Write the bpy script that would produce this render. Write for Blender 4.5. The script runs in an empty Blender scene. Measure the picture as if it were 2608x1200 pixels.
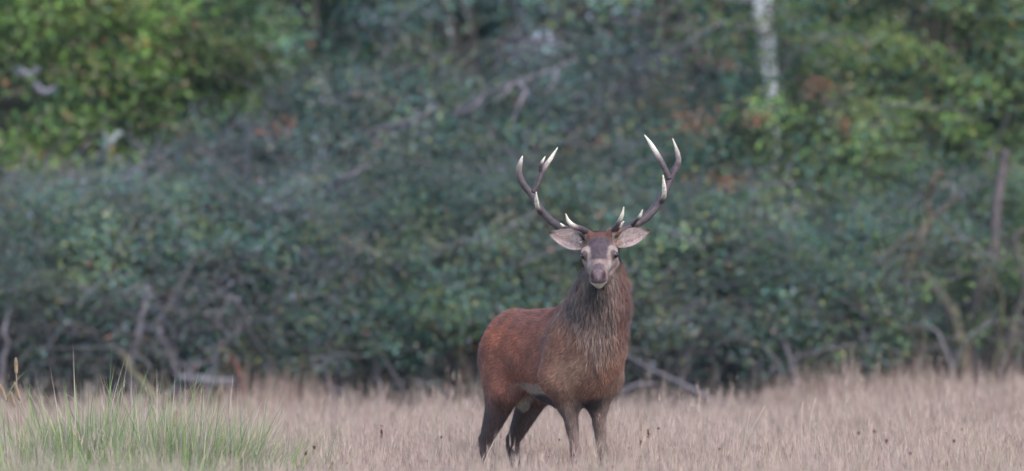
import bpy, math
import numpy as np
from mathutils import Vector

# ------------------------------------------------------------------ camera, world, sun
scene = bpy.context.scene
COL = scene.collection
CAM_Y, CAM_Z = -40.0, 1.5
cam_data = bpy.data.cameras.new('camera')
cam = bpy.data.objects.new('camera', cam_data)
COL.objects.link(cam)
cam.location = (0, CAM_Y, CAM_Z)
cam.rotation_euler = (math.radians(90) + 0.00186, 0, 0)
cam_data.sensor_width = 36
cam_data.lens = 259.5
cam_data.clip_start = 0.5
cam_data.clip_end = 2000
cam_data.dof.use_dof = True
cam_data.dof.focus_distance = 40.0
cam_data.dof.aperture_fstop = 1.45
scene.camera = cam

world = bpy.data.worlds.new('World')
scene.world = world
world.use_nodes = True
wn, wl = world.node_tree.nodes, world.node_tree.links
wn.clear()
wo = wn.new('ShaderNodeOutputWorld')
bg = wn.new('ShaderNodeBackground')
sky = wn.new('ShaderNodeTexSky')
sky.sky_type = 'NISHITA'
sky.sun_disc = False
SUN_EL, SUN_AZ = 50.0, 150.0          # azimuth clockwise from +Y
sky.sun_elevation = math.radians(SUN_EL)
sky.sun_rotation = math.radians(SUN_AZ)
bg.inputs['Strength'].default_value = 0.15
wl.new(sky.outputs[0], bg.inputs['Color'])
wl.new(bg.outputs[0], wo.inputs['Surface'])

sun_data = bpy.data.lights.new('sun', 'SUN')
sun_data.energy = 1.0
sun_data.angle = math.radians(25)
sun_data.color = (1.0, 0.85, 0.76)
sun = bpy.data.objects.new('sun', sun_data)
COL.objects.link(sun)
sa, se = math.radians(SUN_AZ), math.radians(SUN_EL)
sdir = Vector((math.sin(sa) * math.cos(se), math.cos(sa) * math.cos(se), math.sin(se)))
sun.rotation_euler = sdir.to_track_quat('Z', 'Y').to_euler()
sun.location = sdir * 60

scene.view_settings.view_transform = 'Standard'
scene.view_settings.look = 'None'
scene.view_settings.gamma = 1.0
scene.view_settings.use_curve_mapping = False
scene.view_settings.exposure = 1.43
scene.render.engine = 'CYCLES'
scene.cycles.max_bounces = 7
scene.cycles.diffuse_bounces = 5
scene.cycles.transmission_bounces = 3
scene.cycles.volume_bounces = 0
scene.cycles.use_denoising = True

R = np.random.default_rng(7)


# ------------------------------------------------------------------ helpers
def lin(r, g, b):
    c = np.array([r, g, b], float) / 255
    return np.where(c <= .04045, c / 12.92, ((c + .055) / 1.055) ** 2.4)


def P(px, py, Y=0.0):
    """a point of the place seen at pixel (px, py) of the photograph, at depth Y"""
    s = 470.0 * 40.0 / (40.0 + Y)
    return np.array([(px - 1304) / s, Y, CAM_Z + (635 - py) / s])


def norm(v):
    v = np.asarray(v, float)
    return v / np.maximum(np.linalg.norm(v, axis=-1, keepdims=True), 1e-9)


def smooth(x, a, b):
    t = np.clip((x - a) / (b - a), 0, 1)
    return t * t * (3 - 2 * t)


def mesh_np(name, V, polys, col=None, mat=None, parent=None, origin=None, shade=True):
    """polys: list of (n,k) int arrays; col: per-vertex rgb"""
    V = np.asarray(V, np.float32)
    if parent is not None and origin is None:
        off = np.array(parent.get('_o', (0, 0, 0)))
    elif origin is not None:
        off = np.array(origin)
    else:
        off = np.zeros(3)
    me = bpy.data.meshes.new(name)
    me.vertices.add(len(V))
    me.vertices.foreach_set('co', (V - off).astype(np.float32).ravel())
    polys = [np.asarray(p, np.int32) for p in polys if len(p)]
    nl = sum(p.size for p in polys)
    npoly = sum(len(p) for p in polys)
    me.loops.add(nl)
    me.loops.foreach_set('vertex_index', np.concatenate([p.ravel() for p in polys]))
    me.polygons.add(npoly)
    tot = np.concatenate([np.full(len(p), p.shape[1], np.int32) for p in polys])
    st = np.concatenate([[0], np.cumsum(tot)[:-1]]).astype(np.int32)
    me.polygons.foreach_set('loop_start', st)
    if shade:
        me.polygons.foreach_set('use_smooth', np.ones(npoly, bool))
    if col is not None:
        a = me.color_attributes.new('Col', 'FLOAT_COLOR', 'POINT')
        c4 = np.ones((len(V), 4), np.float32)
        c4[:, :3] = col
        a.data.foreach_set('color', c4.ravel())
    me.update(calc_edges=True)
    if mat:
        me.materials.append(mat)
    o = bpy.data.objects.new(name, me)
    COL.objects.link(o)
    if parent is not None:
        o.parent = parent
    elif origin is not None:
        o.location = origin
        o['_o'] = [float(v) for v in origin]
    return o


def tag(o, label=None, cat=None, group=None, kind=None):
    if label: o['label'] = label
    if cat: o['category'] = cat
    if group: o['group'] = group
    if kind: o['kind'] = kind
    return o


def empty(name, loc, label, cat, group=None):
    o = bpy.data.objects.new(name, None)
    o.location = loc
    o.empty_display_size = .2
    o['_o'] = [float(v) for v in loc]
    COL.objects.link(o)
    return tag(o, label, cat, group)


class Acc:
    """collects geometry for one mesh"""
    def __init__(self):
        self.V, self.Q, self.T, self.C, self.n = [], [], [], [], 0

    def add(self, V, quads=None, tris=None, col=(1, 1, 1)):
        V = np.asarray(V, float).reshape(-1, 3)
        c = np.asarray(col, float)
        if c.ndim == 1: c = np.tile(c, (len(V), 1))
        self.V.append(V); self.C.append(c)
        if quads is not None and len(quads): self.Q.append(np.asarray(quads) + self.n)
        if tris is not None and len(tris): self.T.append(np.asarray(tris) + self.n)
        self.n += len(V)

    def build(self, name, mat, parent=None, origin=None, shade=True):
        polys = []
        if self.Q: polys.append(np.concatenate(self.Q))
        if self.T: polys.append(np.concatenate(self.T))
        return mesh_np(name, np.concatenate(self.V), polys, np.concatenate(self.C), mat, parent, origin, shade)


def tube(acc, path, rad, sides=6, col=(1, 1, 1), cap=True):
    p = np.asarray(path, float); n = len(p)
    rad = np.broadcast_to(np.asarray(rad, float), (n,))
    t = norm(np.gradient(p, axis=0))
    ref = np.array([0.13, 0.97, 0.2]) if abs(t[0][1]) < .9 else np.array([1., 0, 0])
    a = norm(np.cross(t, ref)); b = np.cross(t, a)
    th = np.linspace(0, 2 * math.pi, sides, endpoint=False)
    ring = a[:, None] * np.cos(th)[None, :, None] + b[:, None] * np.sin(th)[None, :, None]
    V = (p[:, None] + ring * rad[:, None, None]).reshape(-1, 3)
    i = np.arange(n - 1)[:, None] * sides; j = np.arange(sides)[None]
    j2 = (j + 1) % sides
    Q = np.stack([i + j, i + j2, i + sides + j2, i + sides + j], -1).reshape(-1, 4)
    c = np.asarray(col, float)
    if c.ndim == 2: c = np.repeat(c, sides, 0)
    tri = None
    if cap:
        tri = [[0, k + 1, k] for k in range(1, sides - 1)] + \
              [[(n - 1) * sides, (n - 1) * sides + k, (n - 1) * sides + k + 1] for k in range(1, sides - 1)]
    acc.add(V, Q, tri, c)


def spline(pts, n):
    p = np.asarray(pts, float)
    if len(p) == 2:
        return p[0] + (p[1] - p[0]) * np.linspace(0, 1, n)[:, None]
    e = np.vstack([2 * p[0] - p[1], p, 2 * p[-1] - p[-2]])
    out = []
    for u in np.linspace(0, len(p) - 1 - 1e-6, n):
        k = int(u); t = u - k
        a, b, c, d = e[k], e[k + 1], e[k + 2], e[k + 3]
        out.append(.5 * ((2 * b) + (c - a) * t + (2 * a - 5 * b + 4 * c - d) * t * t + (3 * b - a - 3 * c + d) * t ** 3))
    return np.array(out)


def wiggle(path, amp, rng):
    n = len(path)
    w = np.cumsum(rng.normal(0, 1, (n, 3)), 0)
    w -= np.linspace(0, 1, n)[:, None] * w[-1]
    return path + w * amp / math.sqrt(n)


# ------------------------------------------------------------------ materials
def new_mat(name):
    m = bpy.data.materials.new(name); m.use_nodes = True
    nt = m.node_tree; nt.nodes.clear()
    out = nt.nodes.new('ShaderNodeOutputMaterial')
    return m, nt, nt.nodes, nt.links, out


def mat_attr(name, rough=.8, spec=.3, noise=0.25, nscale=30, bump=0.0, bscale=60, trans=0.0, stretch=(1, 1, 1), sheen=0.0):
    m, nt, N, L, out = new_mat(name)
    at = N.new('ShaderNodeAttribute'); at.attribute_name = 'Col'
    tc = N.new('ShaderNodeTexCoord'); mp = N.new('ShaderNodeMapping'); mp.inputs['Scale'].default_value = stretch
    nz = N.new('ShaderNodeTexNoise'); nz.inputs['Scale'].default_value = nscale; nz.inputs['Detail'].default_value = 4
    L.new(tc.outputs['Object'], mp.inputs[0]); L.new(mp.outputs[0], nz.inputs['Vector'])
    mr = N.new('ShaderNodeMapRange'); mr.inputs['From Min'].default_value = .3; mr.inputs['From Max'].default_value = .7
    mr.inputs['To Min'].default_value = 1 - noise; mr.inputs['To Max'].default_value = 1 + noise
    L.new(nz.outputs['Fac'], mr.inputs['Value'])
    mx = N.new('ShaderNodeMix'); mx.data_type = 'RGBA'; mx.blend_type = 'MULTIPLY'; mx.inputs[0].default_value = 1
    L.new(at.outputs['Color'], mx.inputs[6]); L.new(mr.outputs[0], mx.inputs[7])
    bs = N.new('ShaderNodeBsdfPrincipled')
    bs.inputs['Roughness'].default_value = rough
    bs.inputs['Specular IOR Level'].default_value = spec
    if sheen:
        bs.inputs['Sheen Weight'].default_value = sheen
        bs.inputs['Sheen Roughness'].default_value = .5
    L.new(mx.outputs[2], bs.inputs['Base Color'])
    if bump:
        n2 = N.new('ShaderNodeTexNoise'); n2.inputs['Scale'].default_value = bscale; n2.inputs['Detail'].default_value = 3
        L.new(mp.outputs[0], n2.inputs['Vector'])
        bp = N.new('ShaderNodeBump'); bp.inputs['Strength'].default_value = bump; bp.inputs['Distance'].default_value = .01
        L.new(n2.outputs['Fac'], bp.inputs['Height']); L.new(bp.outputs[0], bs.inputs['Normal'])
    if trans:
        tr = N.new('ShaderNodeBsdfTranslucent'); L.new(mx.outputs[2], tr.inputs['Color'])
        ms = N.new('ShaderNodeMixShader'); ms.inputs[0].default_value = trans
        L.new(bs.outputs[0], ms.inputs[1]); L.new(tr.outputs[0], ms.inputs[2]); L.new(ms.outputs[0], out.inputs['Surface'])
    else:
        L.new(bs.outputs[0], out.inputs['Surface'])
    return m


M_LEAF = mat_attr('leaf', .55, .45, .1, 6, trans=.28)
M_GRASS = mat_attr('dry_grass_blade', .85, .2, .08, 3, trans=.25)
M_GREEN = mat_attr('green_blade', .6, .35, .08, 3, trans=.25)
M_BARK = mat_attr('bark', .9, .2, .35, 18, .6, 40)
M_BIRCH = mat_attr('birch_bark', .8, .3, .12, 9, .3, 30)
M_FUR = mat_attr('fur_skin', .85, .15, .22, 55, .5, 220, stretch=(1, 1, .45))
M_HAIR = mat_attr('fur_hair', .7, .25, .1, 40)
M_ANTLER = mat_attr('antler', .5, .45, .25, 60, .5, 120)
M_EYE = mat_attr('eye', .12, .6, .02, 20)
M_HORN = mat_attr('hoof_horn', .5, .4, .2, 60)

# ------------------------------------------------------------------ ground
def ground_mat():
    m, nt, N, L, out = new_mat('meadow_ground')
    tc = N.new('ShaderNodeTexCoord')
    nz = N.new('ShaderNodeTexNoise'); nz.inputs['Scale'].default_value = 1.3; nz.inputs['Detail'].default_value = 8
    L.new(tc.outputs['Object'], nz.inputs['Vector'])
    cr = N.new('ShaderNodeValToRGB')
    cr.color_ramp.elements[0].position = .3; cr.color_ramp.elements[0].color = (.07, .05, .035, 1)
    cr.color_ramp.elements[1].position = .7; cr.color_ramp.elements[1].color = (.22, .17, .11, 1)
    L.new(nz.outputs['Fac'], cr.inputs[0])
    bs = N.new('ShaderNodeBsdfPrincipled'); bs.inputs['Roughness'].default_value = .95
    L.new(cr.outputs[0], bs.inputs['Base Color'])
    bp = N.new('ShaderNodeBump'); bp.inputs['Strength'].default_value = .6; bp.inputs['Distance'].default_value = .05
    n2 = N.new('ShaderNodeTexNoise'); n2.inputs['Scale'].default_value = 14
    L.new(tc.outputs['Object'], n2.inputs['Vector']); L.new(n2.outputs['Fac'], bp.inputs['Height']); L.new(bp.outputs[0], bs.inputs['Normal'])
    L.new(bs.outputs[0], out.inputs['Surface'])
    return m


def gz(x, y):
    """terrain height: nearly level, a touch higher to the far right"""
    x = np.asarray(x, float); y = np.asarray(y, float)
    near = smooth(np.hypot(x, y - 6), 60, 25)
    return (0.10 * smooth(x, .6, 3.2) * smooth(y, 2, 11) + .02 * np.sin(x * 1.7 + 1) * np.sin(y * .9)) * near


gx = np.concatenate([np.linspace(-500, -20, 14), np.linspace(-18, 18, 73), np.linspace(20, 500, 14)])
gy = np.concatenate([np.linspace(-500, -24, 14), np.linspace(-22, 40, 90), np.linspace(44, 700, 14)])
GX, GY = np.meshgrid(gx, gy, indexing='ij')
GV = np.stack([GX, GY, gz(GX, GY)], -1).reshape(-1, 3)
a_, b_ = len(gx), len(gy)
ii, jj = np.meshgrid(np.arange(a_ - 1), np.arange(b_ - 1), indexing='ij')
k0 = (ii * b_ + jj).ravel()
GQ = np.stack([k0, k0 + b_, k0 + b_ + 1, k0 + 1], -1)
g = mesh_np('ground', GV, [GQ], None, ground_mat())
tag(g, kind='structure')

# ------------------------------------------------------------------ air
hz_m, hz_nt, hz_N, hz_L, hz_out = new_mat('haze_air')
pv = hz_N.new('ShaderNodeVolumePrincipled')
pv.inputs['Color'].default_value = (.66, .82, 1.0, 1)
pv.inputs['Density'].default_value = .00028
hz_L.new(pv.outputs[0], hz_out.inputs['Volume'])
hv = np.array([[x, y, z] for x in (-60, 60) for y in (-48, 60) for z in (-1.5, 14)], float)
hzo = mesh_np('haze', hv, [[[0, 1, 3, 2], [4, 6, 7, 5], [0, 4, 5, 1], [2, 3, 7, 6], [0, 2, 6, 4], [1, 5, 7, 3]]], None, hz_m, shade=False)
tag(hzo, kind='stuff')

# ------------------------------------------------------------------ foliage builders
def leaf_quads(acc, C, size, nrm, col, rng, aspect=.6):
    n = len(C)
    nrm = norm(nrm)
    t = norm(np.cross(nrm, rng.normal(0, 1, (n, 3))))
    b = np.cross(nrm, t)
    s = size[:, None]
    V = np.stack([C - t * s * .5, C + b * s * aspect * .5 + nrm * s * .08, C + t * s * .5, C - b * s * aspect * .5 + nrm * s * .08], 1)
    Q = np.arange(n * 4).reshape(n, 4)
    acc.add(V.reshape(-1, 3), Q, None, np.repeat(col, 4, 0))


def palette(n, pal, rng):
    w = np.array([p[0] for p in pal], float); w /= w.sum()
    k = rng.choice(len(pal), n, p=w)
    return np.array([p[1] for p in pal])[k]


C_BLUE = np.array([.060, .150, .112])
C_GREY = np.array([.110, .185, .155])
C_OLIV = np.array([.125, .180, .055])
C_DEEP = np.array([.035, .100, .068])
C_YEL = np.array([.240, .235, .060])
C_LIME = np.array([.150, .260, .045])
C_ORG = np.array([.300, .100, .045])
C_TAN = np.array([.230, .170, .110])
C_LILAC = np.array([.155, .155, .205])
C_BRN = np.array([.120, .085, .070])
THICKET = [(3.5, C_BLUE), (2.5, C_GREY), (3.2, C_OLIV), (2.5, C_DEEP), (.8, C_YEL), (1.6, C_LILAC), (.8, C_TAN), (1.4, C_BRN), (.12, C_ORG)]
PURPLE = [(3, C_BLUE), (3, C_GREY), (2.2, C_OLIV), (1.5, C_DEEP), (3.2, C_LILAC), (1.2, C_TAN), (1.4, C_BRN), (.12, C_ORG)]
WARM = [(2, C_BLUE), (1.5, C_GREY), (4.5, C_OLIV), (1.2, C_BRN), (2, C_DEEP), (1.2, C_YEL), (2, C_LIME * .8), (.5, C_TAN), (.12, C_ORG)]
HAZEL = [(4, C_OLIV * 1.25), (2.5, C_LIME * .85), (1.2, C_YEL * .75), (1.8, C_BLUE), (1.5, C_DEEP), (.8, C_TAN), (.6, C_GREY), (.15, C_ORG)]
OAK = [(5, C_LIME * .85), (3.5, C_LIME * .6), (.8, C_YEL * .7), (1.8, C_TAN), (.35, C_ORG), (1, C_DEEP)]
RUSTY = [(4, C_BLUE), (2, C_GREY), (2, C_OLIV), (2.5, C_DEEP), (.6, C_YEL), (1.1, C_ORG), (.8, C_TAN)]


def crown(acc, centre, rad, nclump, nleaf, pal, rng, size=.042, crad=.26, flat=.6, front=.75, low=-.45):
    """leaf clumps through the outer volume of a lumpy ellipsoid; returns the clump centres"""
    d = norm(rng.normal(0, 1, (nclump * 4, 3)))
    d = d[d[:, 2] > low][:nclump]
    # uneven outline
    ph = rng.uniform(0, 6, 3)
    lump = 1 + .13 * np.sin(d[:, 0] * 5 + ph[0]) * np.sin(d[:, 2] * 6 + ph[1]) + .08 * np.sin(d[:, 1] * 9 + ph[2])
    rr = rng.uniform(.35, 1, len(d)) ** .45
    cc = np.asarray(centre) + d * rr[:, None] * lump[:, None] * np.asarray(rad)
    csz = crad * rng.uniform(.55, 1.25, len(cc))
    per = rng.multinomial(nleaf, csz ** 1.6 / (csz ** 1.6).sum())
    idx = np.repeat(np.arange(len(cc)), per)
    n = len(idx)
    o = rng.normal(0, 1, (n, 3)) * csz[idx, None] * .5 * np.array([1, 1, flat])
    pos = cc[idx] + o
    nm = norm(o) * .5 + d[idx] * .35 + np.array([0, 0, .7]) + rng.normal(0, .45, (n, 3))
    base = palette(n, pal, rng)
    ctone = palette(len(cc), pal, rng)
    k = rng.uniform(.1, .5, len(cc))[idx, None]
    col = base * (1 - k) + ctone[idx] * k
    col *= (np.exp(rng.normal(0, .36, len(cc))))[idx, None] * rng.uniform(.8, 1.2, n)[:, None]
    ok = pos[:, 2] > .12
    leaf_quads(acc, pos[ok], (size * rng.uniform(.65, 1.3, n))[ok], nm[ok], col[ok], rng)
    return cc


BARK_GREY = np.array([.24, .215, .22])
BARK_BROWN = np.array([.13, .105, .085])
BARK_OLIVE = np.array([.15, .135, .085])


def bush(px, Y, top, rx, z0, label, pal=THICKET, nleaf=27000, ry=1.0, size=.035, group=None, stems=13, seed=0, name='thicket_bush', twigs=130, cat='bush', nclump=130, crad=.29):
    rng = np.random.default_rng(1000 + seed)
    x = P(px, 0, Y)[0]
    zt = P(px, top, Y)[2]
    base = (x, Y, float(gz(x, Y)))
    root = empty(name, base, label, cat, group)
    c = np.array([x, Y, (zt + z0) / 2]); rz = (zt - z0) / 2
    acc = Acc()
    cc = crown(acc, c, (rx, ry, rz), nclump, nleaf, pal, rng, size, crad=crad)
    lf = acc.build('foliage', M_LEAF, root, shade=False)
    lf['kind'] = 'stuff'
    # stems from the ground into the crown, and twigs among the leaves
    st = Acc()
    for i in range(stems):
        t = cc[rng.integers(len(cc))]
        b = np.array([x + rng.normal(0, rx * .33), Y + rng.normal(0, .25), base[2] - .03])
        mid = b * .5 + t * .5 + np.array([rng.normal(0, .15), rng.normal(0, .12), rng.uniform(.05, .35)])
        path = wiggle(spline([b, mid, t], 9), .09, rng)
        r0 = rng.uniform(.012, .03)
        colr = (BARK_GREY if rng.random() < .5 else BARK_OLIVE) * rng.uniform(.35, .8)
        tube(st, path, np.linspace(r0, r0 * .3, 9), 5, colr)
    for i in range(twigs):
        t = cc[rng.integers(len(cc))] + rng.normal(0, .1, 3)
        dv = norm(np.array([rng.normal(0, 1), rng.normal(-.3, .5), rng.normal(.25, .45)])) * rng.uniform(.25, .7)
        path = wiggle(spline([t, t + dv * .5 + np.array([0, 0, .04]), t + dv], 6), .06, rng)
        r0 = rng.uniform(.004, .009)
        tube(st, path, np.linspace(r0, r0 * .4, 6), 3, BARK_GREY * rng.uniform(.4, .95), cap=False)
    st.build('stems', M_BARK, root)
    return root


GR = 'bushes of the thicket behind the deer'
# front of the thicket, left to right
bush(-190, 13.6, 520, 1.0, .75, 'grey-green bush at the left edge behind the fluffy grass heads', PURPLE, seed=1, group=GR)
bush(110, 13.6, 500, 1.0, .7, 'leafy blue-green bush left of the hollow, behind the green tussocks', THICKET, seed=2, group=GR)
bush(400, 13.9, 470, 1.1, 1.25, 'wide bush overhanging a dark hollow of bare stems on the left', THICKET, seed=3, group=GR, stems=9)
bush(700, 13.6, 440, 1.0, .6, 'bush right of the dark hollow, over rusty grass', PURPLE, seed=4, group=GR)
bush(980, 13.5, 430, 1.0, .42, 'bush with a deep shadow under it, left of the stag', THICKET, seed=5, group=GR)
bush(1270, 13.5, 420, 1.0, .38, 'bush directly behind the back and rump of the stag', THICKET, seed=6, group=GR)
bush(1560, 13.6, 430, 1.0, .35, 'dark bush directly behind the head and antlers of the stag', THICKET, seed=7, group=GR)
bush(1830, 13.4, 450, .95, .28, 'low spreading bush right of the stag, above the fallen branch', THICKET, seed=8, group=GR)
bush(2090, 13.6, 470, .95, .3, 'bush between the fallen branch and the pale slim trunk', THICKET, seed=9, group=GR)
bush(2380, 14.6, 430, 1.05, .95, 'shaded bush behind the gnarled trunks on the right', THICKET, seed=10, group=GR)
bush(2680, 14.2, 430, .9, .8, 'bush at the right edge behind the mossy trunk', HAZEL, seed=11, group=GR)
# second row
bush(120, 15.6, 440, 1.3, 1.0, 'bush under the oak at the far left, second row', PURPLE, 20000, seed=21, group=GR, stems=5, size=.040)
bush(520, 15.8, 390, 1.3, 1.0, 'bush under the right side of the oak, second row', PURPLE, 20000, seed=22, group=GR, stems=5, size=.040)
bush(880, 15.6, 190, 1.25, 1.1, 'grey-purple twiggy bush beside the oak crown', PURPLE, 24000, seed=23, group=GR, stems=5, size=.040, twigs=170)
bush(1190, 15.8, 130, 1.25, 1.1, 'tall bush behind the long dead branch', THICKET, 24000, seed=24, group=GR, stems=5, size=.040, twigs=130)
bush(1500, 15.8, 110, 1.25, 1.1, 'tall bush above the right antler tips, left of the birch', PURPLE, 24000, seed=25, group=GR, stems=5, size=.040, twigs=130)
bush(1800, 15.2, 210, 1.0, 1.1, 'bush with patches of orange leaves left of the birch foot', RUSTY, 20000, seed=26, group=GR, stems=5, size=.040)
bush(2060, 15.0, 190, .85, 1.1, 'bush right of the birch foot with some rusty leaves', HAZEL, 20000, seed=67, group=GR, stems=5, size=.040)
bush(2330, 15.9, 330, 1.2, 1.2, 'bush under the yellow-green tree on the right', HAZEL, 24000, seed=58, group=GR, stems=5, size=.040)
bush(2650, 15.8, 250, 1.2, 1.2, 'tall bush at the right edge, second row', HAZEL, 22000, seed=29, group=GR, stems=5, size=.040)


# ------------------------------------------------------------------ trees
def tree(name, label, px, py, Y, rad, pal, nleaf, size, crad, trunk_r, seed, cat='tree', mat=None, bark=BARK_BROWN, nclump=160, flat=.55, group=None):
    rng = np.random.default_rng(seed)
    c = P(px, py, Y)
    root = empty(name, (c[0], Y, float(gz(c[0], Y))), label, cat, group)
    acc = Acc()
    cc = crown(acc, c, rad, nclump, nleaf, pal, rng, size, crad, flat=flat, low=-.8)
    acc.build('crown', M_LEAF, root, shade=False)['kind'] = 'stuff'
    t = Acc()
    b = np.array([c[0], Y + .3, 0.0])
    tube(t, wiggle(spline([b, (b + c) / 2 + [.1, 0, 0], c + [0, 0, rad[2] * .5]], 12), .15, rng), np.linspace(trunk_r, trunk_r * .25, 12), 10, bark)
    t.build('trunk', mat or M_BARK, root)
    t = Acc()
    for i in range(28):
        e = cc[rng.integers(len(cc))]
        s = b + (c - b) * rng.uniform(.45, 1.1)
        tube(t, wiggle(spline([s, (s + e) / 2 + [0, 0, .15], e], 8), .12, rng), np.linspace(trunk_r * .32, .008, 8), 5, bark * rng.uniform(.8, 1.6))
    t.build('limbs', mat or M_BARK, root)
    return root, cc


tree('oak_tree', 'bright green oak with yellow and tan autumn tints, upper left', -10, 170, 16.9, (2.1, 1.1, 1.85), OAK, 86000, .058, .36, .2, 51, nclump=330)
tree('hazel_tree', 'yellow-green leafy tree on the right above the gnarled trunks', 2390, 240, 15.5, (1.35, .55, 1.45), HAZEL + [(1.2, C_YEL * .7), (2.5, C_LIME * .7)], 34000, .055, .30, .1, 52)
tree('hawthorn_tree', 'grey-green tree behind the bushes, top centre of the picture', 1180, 60, 18.6, (1.7, 1.0, 2.0), PURPLE, 22000, .055, .3, .12, 53)
tree('willow_tree', 'dull grey-green tree between the dead branch and the birch', 1640, 60, 18.6, (1.4, 1.0, 2.0), PURPLE, 20000, .055, .3, .12, 54)
tree('elder_tree', 'dark green tree at the top right corner with a bare grey limb', 2560, 0, 18.4, (1.4, 1.0, 1.8), WARM, 18000, .055, .3, .12, 55)
tree('holly_tree', 'dark tree in the gap between the oak and the thicket', 770, 40, 19.0, (1.0, 1.0, 2.0), [(3, C_DEEP), (2, C_BLUE), (1, C_OLIV), (.6, C_TAN)], 14000, .055, .3, .12, 56)

# far wood closing the view: one mass
rng = np.random.default_rng(77)
wood = Acc()
for k, xc in enumerate(np.linspace(-10.5, 10.5, 12)):
    crown(wood, (xc, 23 + 1.5 * (k % 2), 4.2), (2.1, 1.7, 4.8), 190, 9000, [(3, C_BLUE), (2, C_DEEP), (2, C_OLIV), (1, C_GREY)], rng, .27, .7, low=-.9)
for xc, zc in ((P(2510, 0, 21)[0], P(2510, 20, 21)[2]), (P(1222, 0, 21)[0], P(1222, 20, 21)[2])):
    crown(wood, (xc, 21, zc), (.9, .5, .9), 40, 1200, [(3, C_BLUE), (3, C_DEEP), (1, C_OLIV)], rng, .18, .4, low=-.95)
for k, xc in enumerate(np.linspace(-10, 10, 16)):
    crown(wood, (xc, 20.6 + .8 * (k % 2), 1.3), (1.3, .7, 1.7), 90, 3000, [(3, C_BLUE), (4, C_DEEP), (1, C_OLIV), (1, C_BRN)], rng, .12, .42, low=-.9)
for xt in np.linspace(-10, 10, 17):
    x0 = xt + rng.normal(0, .4); y0 = 22 + rng.uniform(0, 2)
    tube(wood, wiggle(spline([[x0, y0, 0], [x0 + rng.normal(0, .3), y0, 3], [x0 + rng.normal(0, .5), y0, 7]], 8), .2, rng), np.linspace(.16, .06, 8), 7, BARK_BROWN)
tag(wood.build('distant_wood', M_LEAF, shade=False), 'dark mass of woodland closing the view behind the thicket', 'woodland', kind='stuff')

# birch: white trunk leaning slightly, partly screened by its own and the bushes' leaves
rng = np.random.default_rng(61)
BY = 14.6
pts = [P(1972, 640, BY), P(1968, 420, BY), P(1966, 240, BY), P(1952, 120, BY), P(1938, 0, BY), P(1915, -260, BY), P(1905, -520, BY)]
pts = [np.array([pts[0][0] + .02, BY, 0.0])] + pts
root = empty('birch_tree', (float(pts[0][0]), BY, 0.0), 'birch with a peeling white trunk showing through the leaves, upper right', 'tree', 'birches in the thicket')
t = Acc()
path = spline(pts, 160)
rad = np.interp(path[:, 2], [0, 2.3, 2.7, 3.0, 3.6, 5.2], [.085, .045, .045, .072, .085, .075])
cols = np.tile(np.array([.95, .90, .91]), (160 * 12, 1)) * rng.uniform(.75, 1.05, (160 * 12, 1))
patch = rng.random(160 * 12) < .16
cols[patch] = [.16, .14, .13]
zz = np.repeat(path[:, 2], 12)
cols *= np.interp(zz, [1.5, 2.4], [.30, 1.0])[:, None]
rad = rad * (1 + .07 * rng.normal(0, 1, 160))
tube(t, path, rad, 12)
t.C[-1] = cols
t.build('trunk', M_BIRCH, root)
t = Acc(); acc = Acc()
for i in range(26):
    s = path[rng.integers(70, 155)]
    e = s + np.array([rng.normal(0, .5), rng.uniform(-.5, .3), rng.uniform(-.25, .55)])
    br = wiggle(spline([s, (s + e) / 2 + [0, 0, .1], e], 7), .06, rng)
    tube(t, br, np.linspace(.016, .004, 7), 4, BARK_GREY * .8)
    n = 190
    o = br[rng.integers(2, 7, n)] + rng.normal(0, .1, (n, 3))
    leaf_quads(acc, o, .042 * rng.uniform(.7, 1.2, n), rng.normal(0, .5, (n, 3)) + [0, -.2, .7], palette(n, WARM, rng), rng, .75)
# leaves hanging close across the trunk
zs = np.concatenate([rng.uniform(3.1, 5, 30), rng.uniform(2.5, 3.05, 200), rng.uniform(1.4, 2.6, 600)]); n = len(zs)
o = np.stack([np.interp(zs, path[:, 2], path[:, 0]), np.full(n, BY), zs], 1) + rng.normal(0, 1, (n, 3)) * [.09, .05, .05] + [0, -.16, 0]
leaf_quads(acc, o, .045 * rng.uniform(.7, 1.2, n), rng.normal(0, .5, (n, 3)) + [0, -.4, .5], palette(n, WARM, rng), rng, .75)
t.build('branches', M_BARK, root)
acc.build('foliage', M_LEAF, root, shade=False)['kind'] = 'stuff'
# second birch stem, slim, top centre
root = empty('birch_tree', (P(1590, 0, 19.3)[0], 19.3, 0.0), 'slim birch stem glimpsed at the top edge, left of the thicker birch', 'tree', 'birches in the thicket')
t = Acc()
pth = spline([[P(1592, 0, 19.3)[0], 19.3, 0], P(1590, 300, 19.3), P(1586, 60, 19.3), P(1580, -260, 19.3)], 30)
tube(t, pth, np.linspace(.06, .028, 30), 8, np.array([.55, .52, .56]))
t.build('trunk', M_BIRCH, root)

# ------------------------------------------------------------------ bare branches and trunks
def branch(name, label, cat, strokes, col, origin=None, group=None, sides=7, amp=.03, seed=0, part=None, mat=None):
    """strokes: list of (points, r0, r1); the first is the thing itself"""
    rng = np.random.default_rng(300 + seed)
    p0 = np.array(strokes[0][0][0])
    root = empty(name, tuple(float(v) for v in (origin if origin is not None else p0)), label, cat, group)
    for k, (pts, r0, r1) in enumerate(strokes):
        a = Acc(); n = max(8, 5 * len(pts))
        path = wiggle(spline(pts, n), amp if k == 0 else amp * .7, rng)
        rr = np.linspace(r0, r1, n) * (.88 if part == 'trunk' else 1) * (1 + .12 * rng.normal(0, 1, n))
        c = np.asarray(col) * (1.1 if part == 'trunk' else 1) * (rng.uniform(.8, 1.2, (n, 1)))
        tube(a, path, rr, sides, c)
        a.build((part or 'limb') if k == 0 else 'side_branch', mat or M_BARK, root)
    return root


D = 1.0124
def q(x, y, Y): return P(x * D, y * D, Y)

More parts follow.
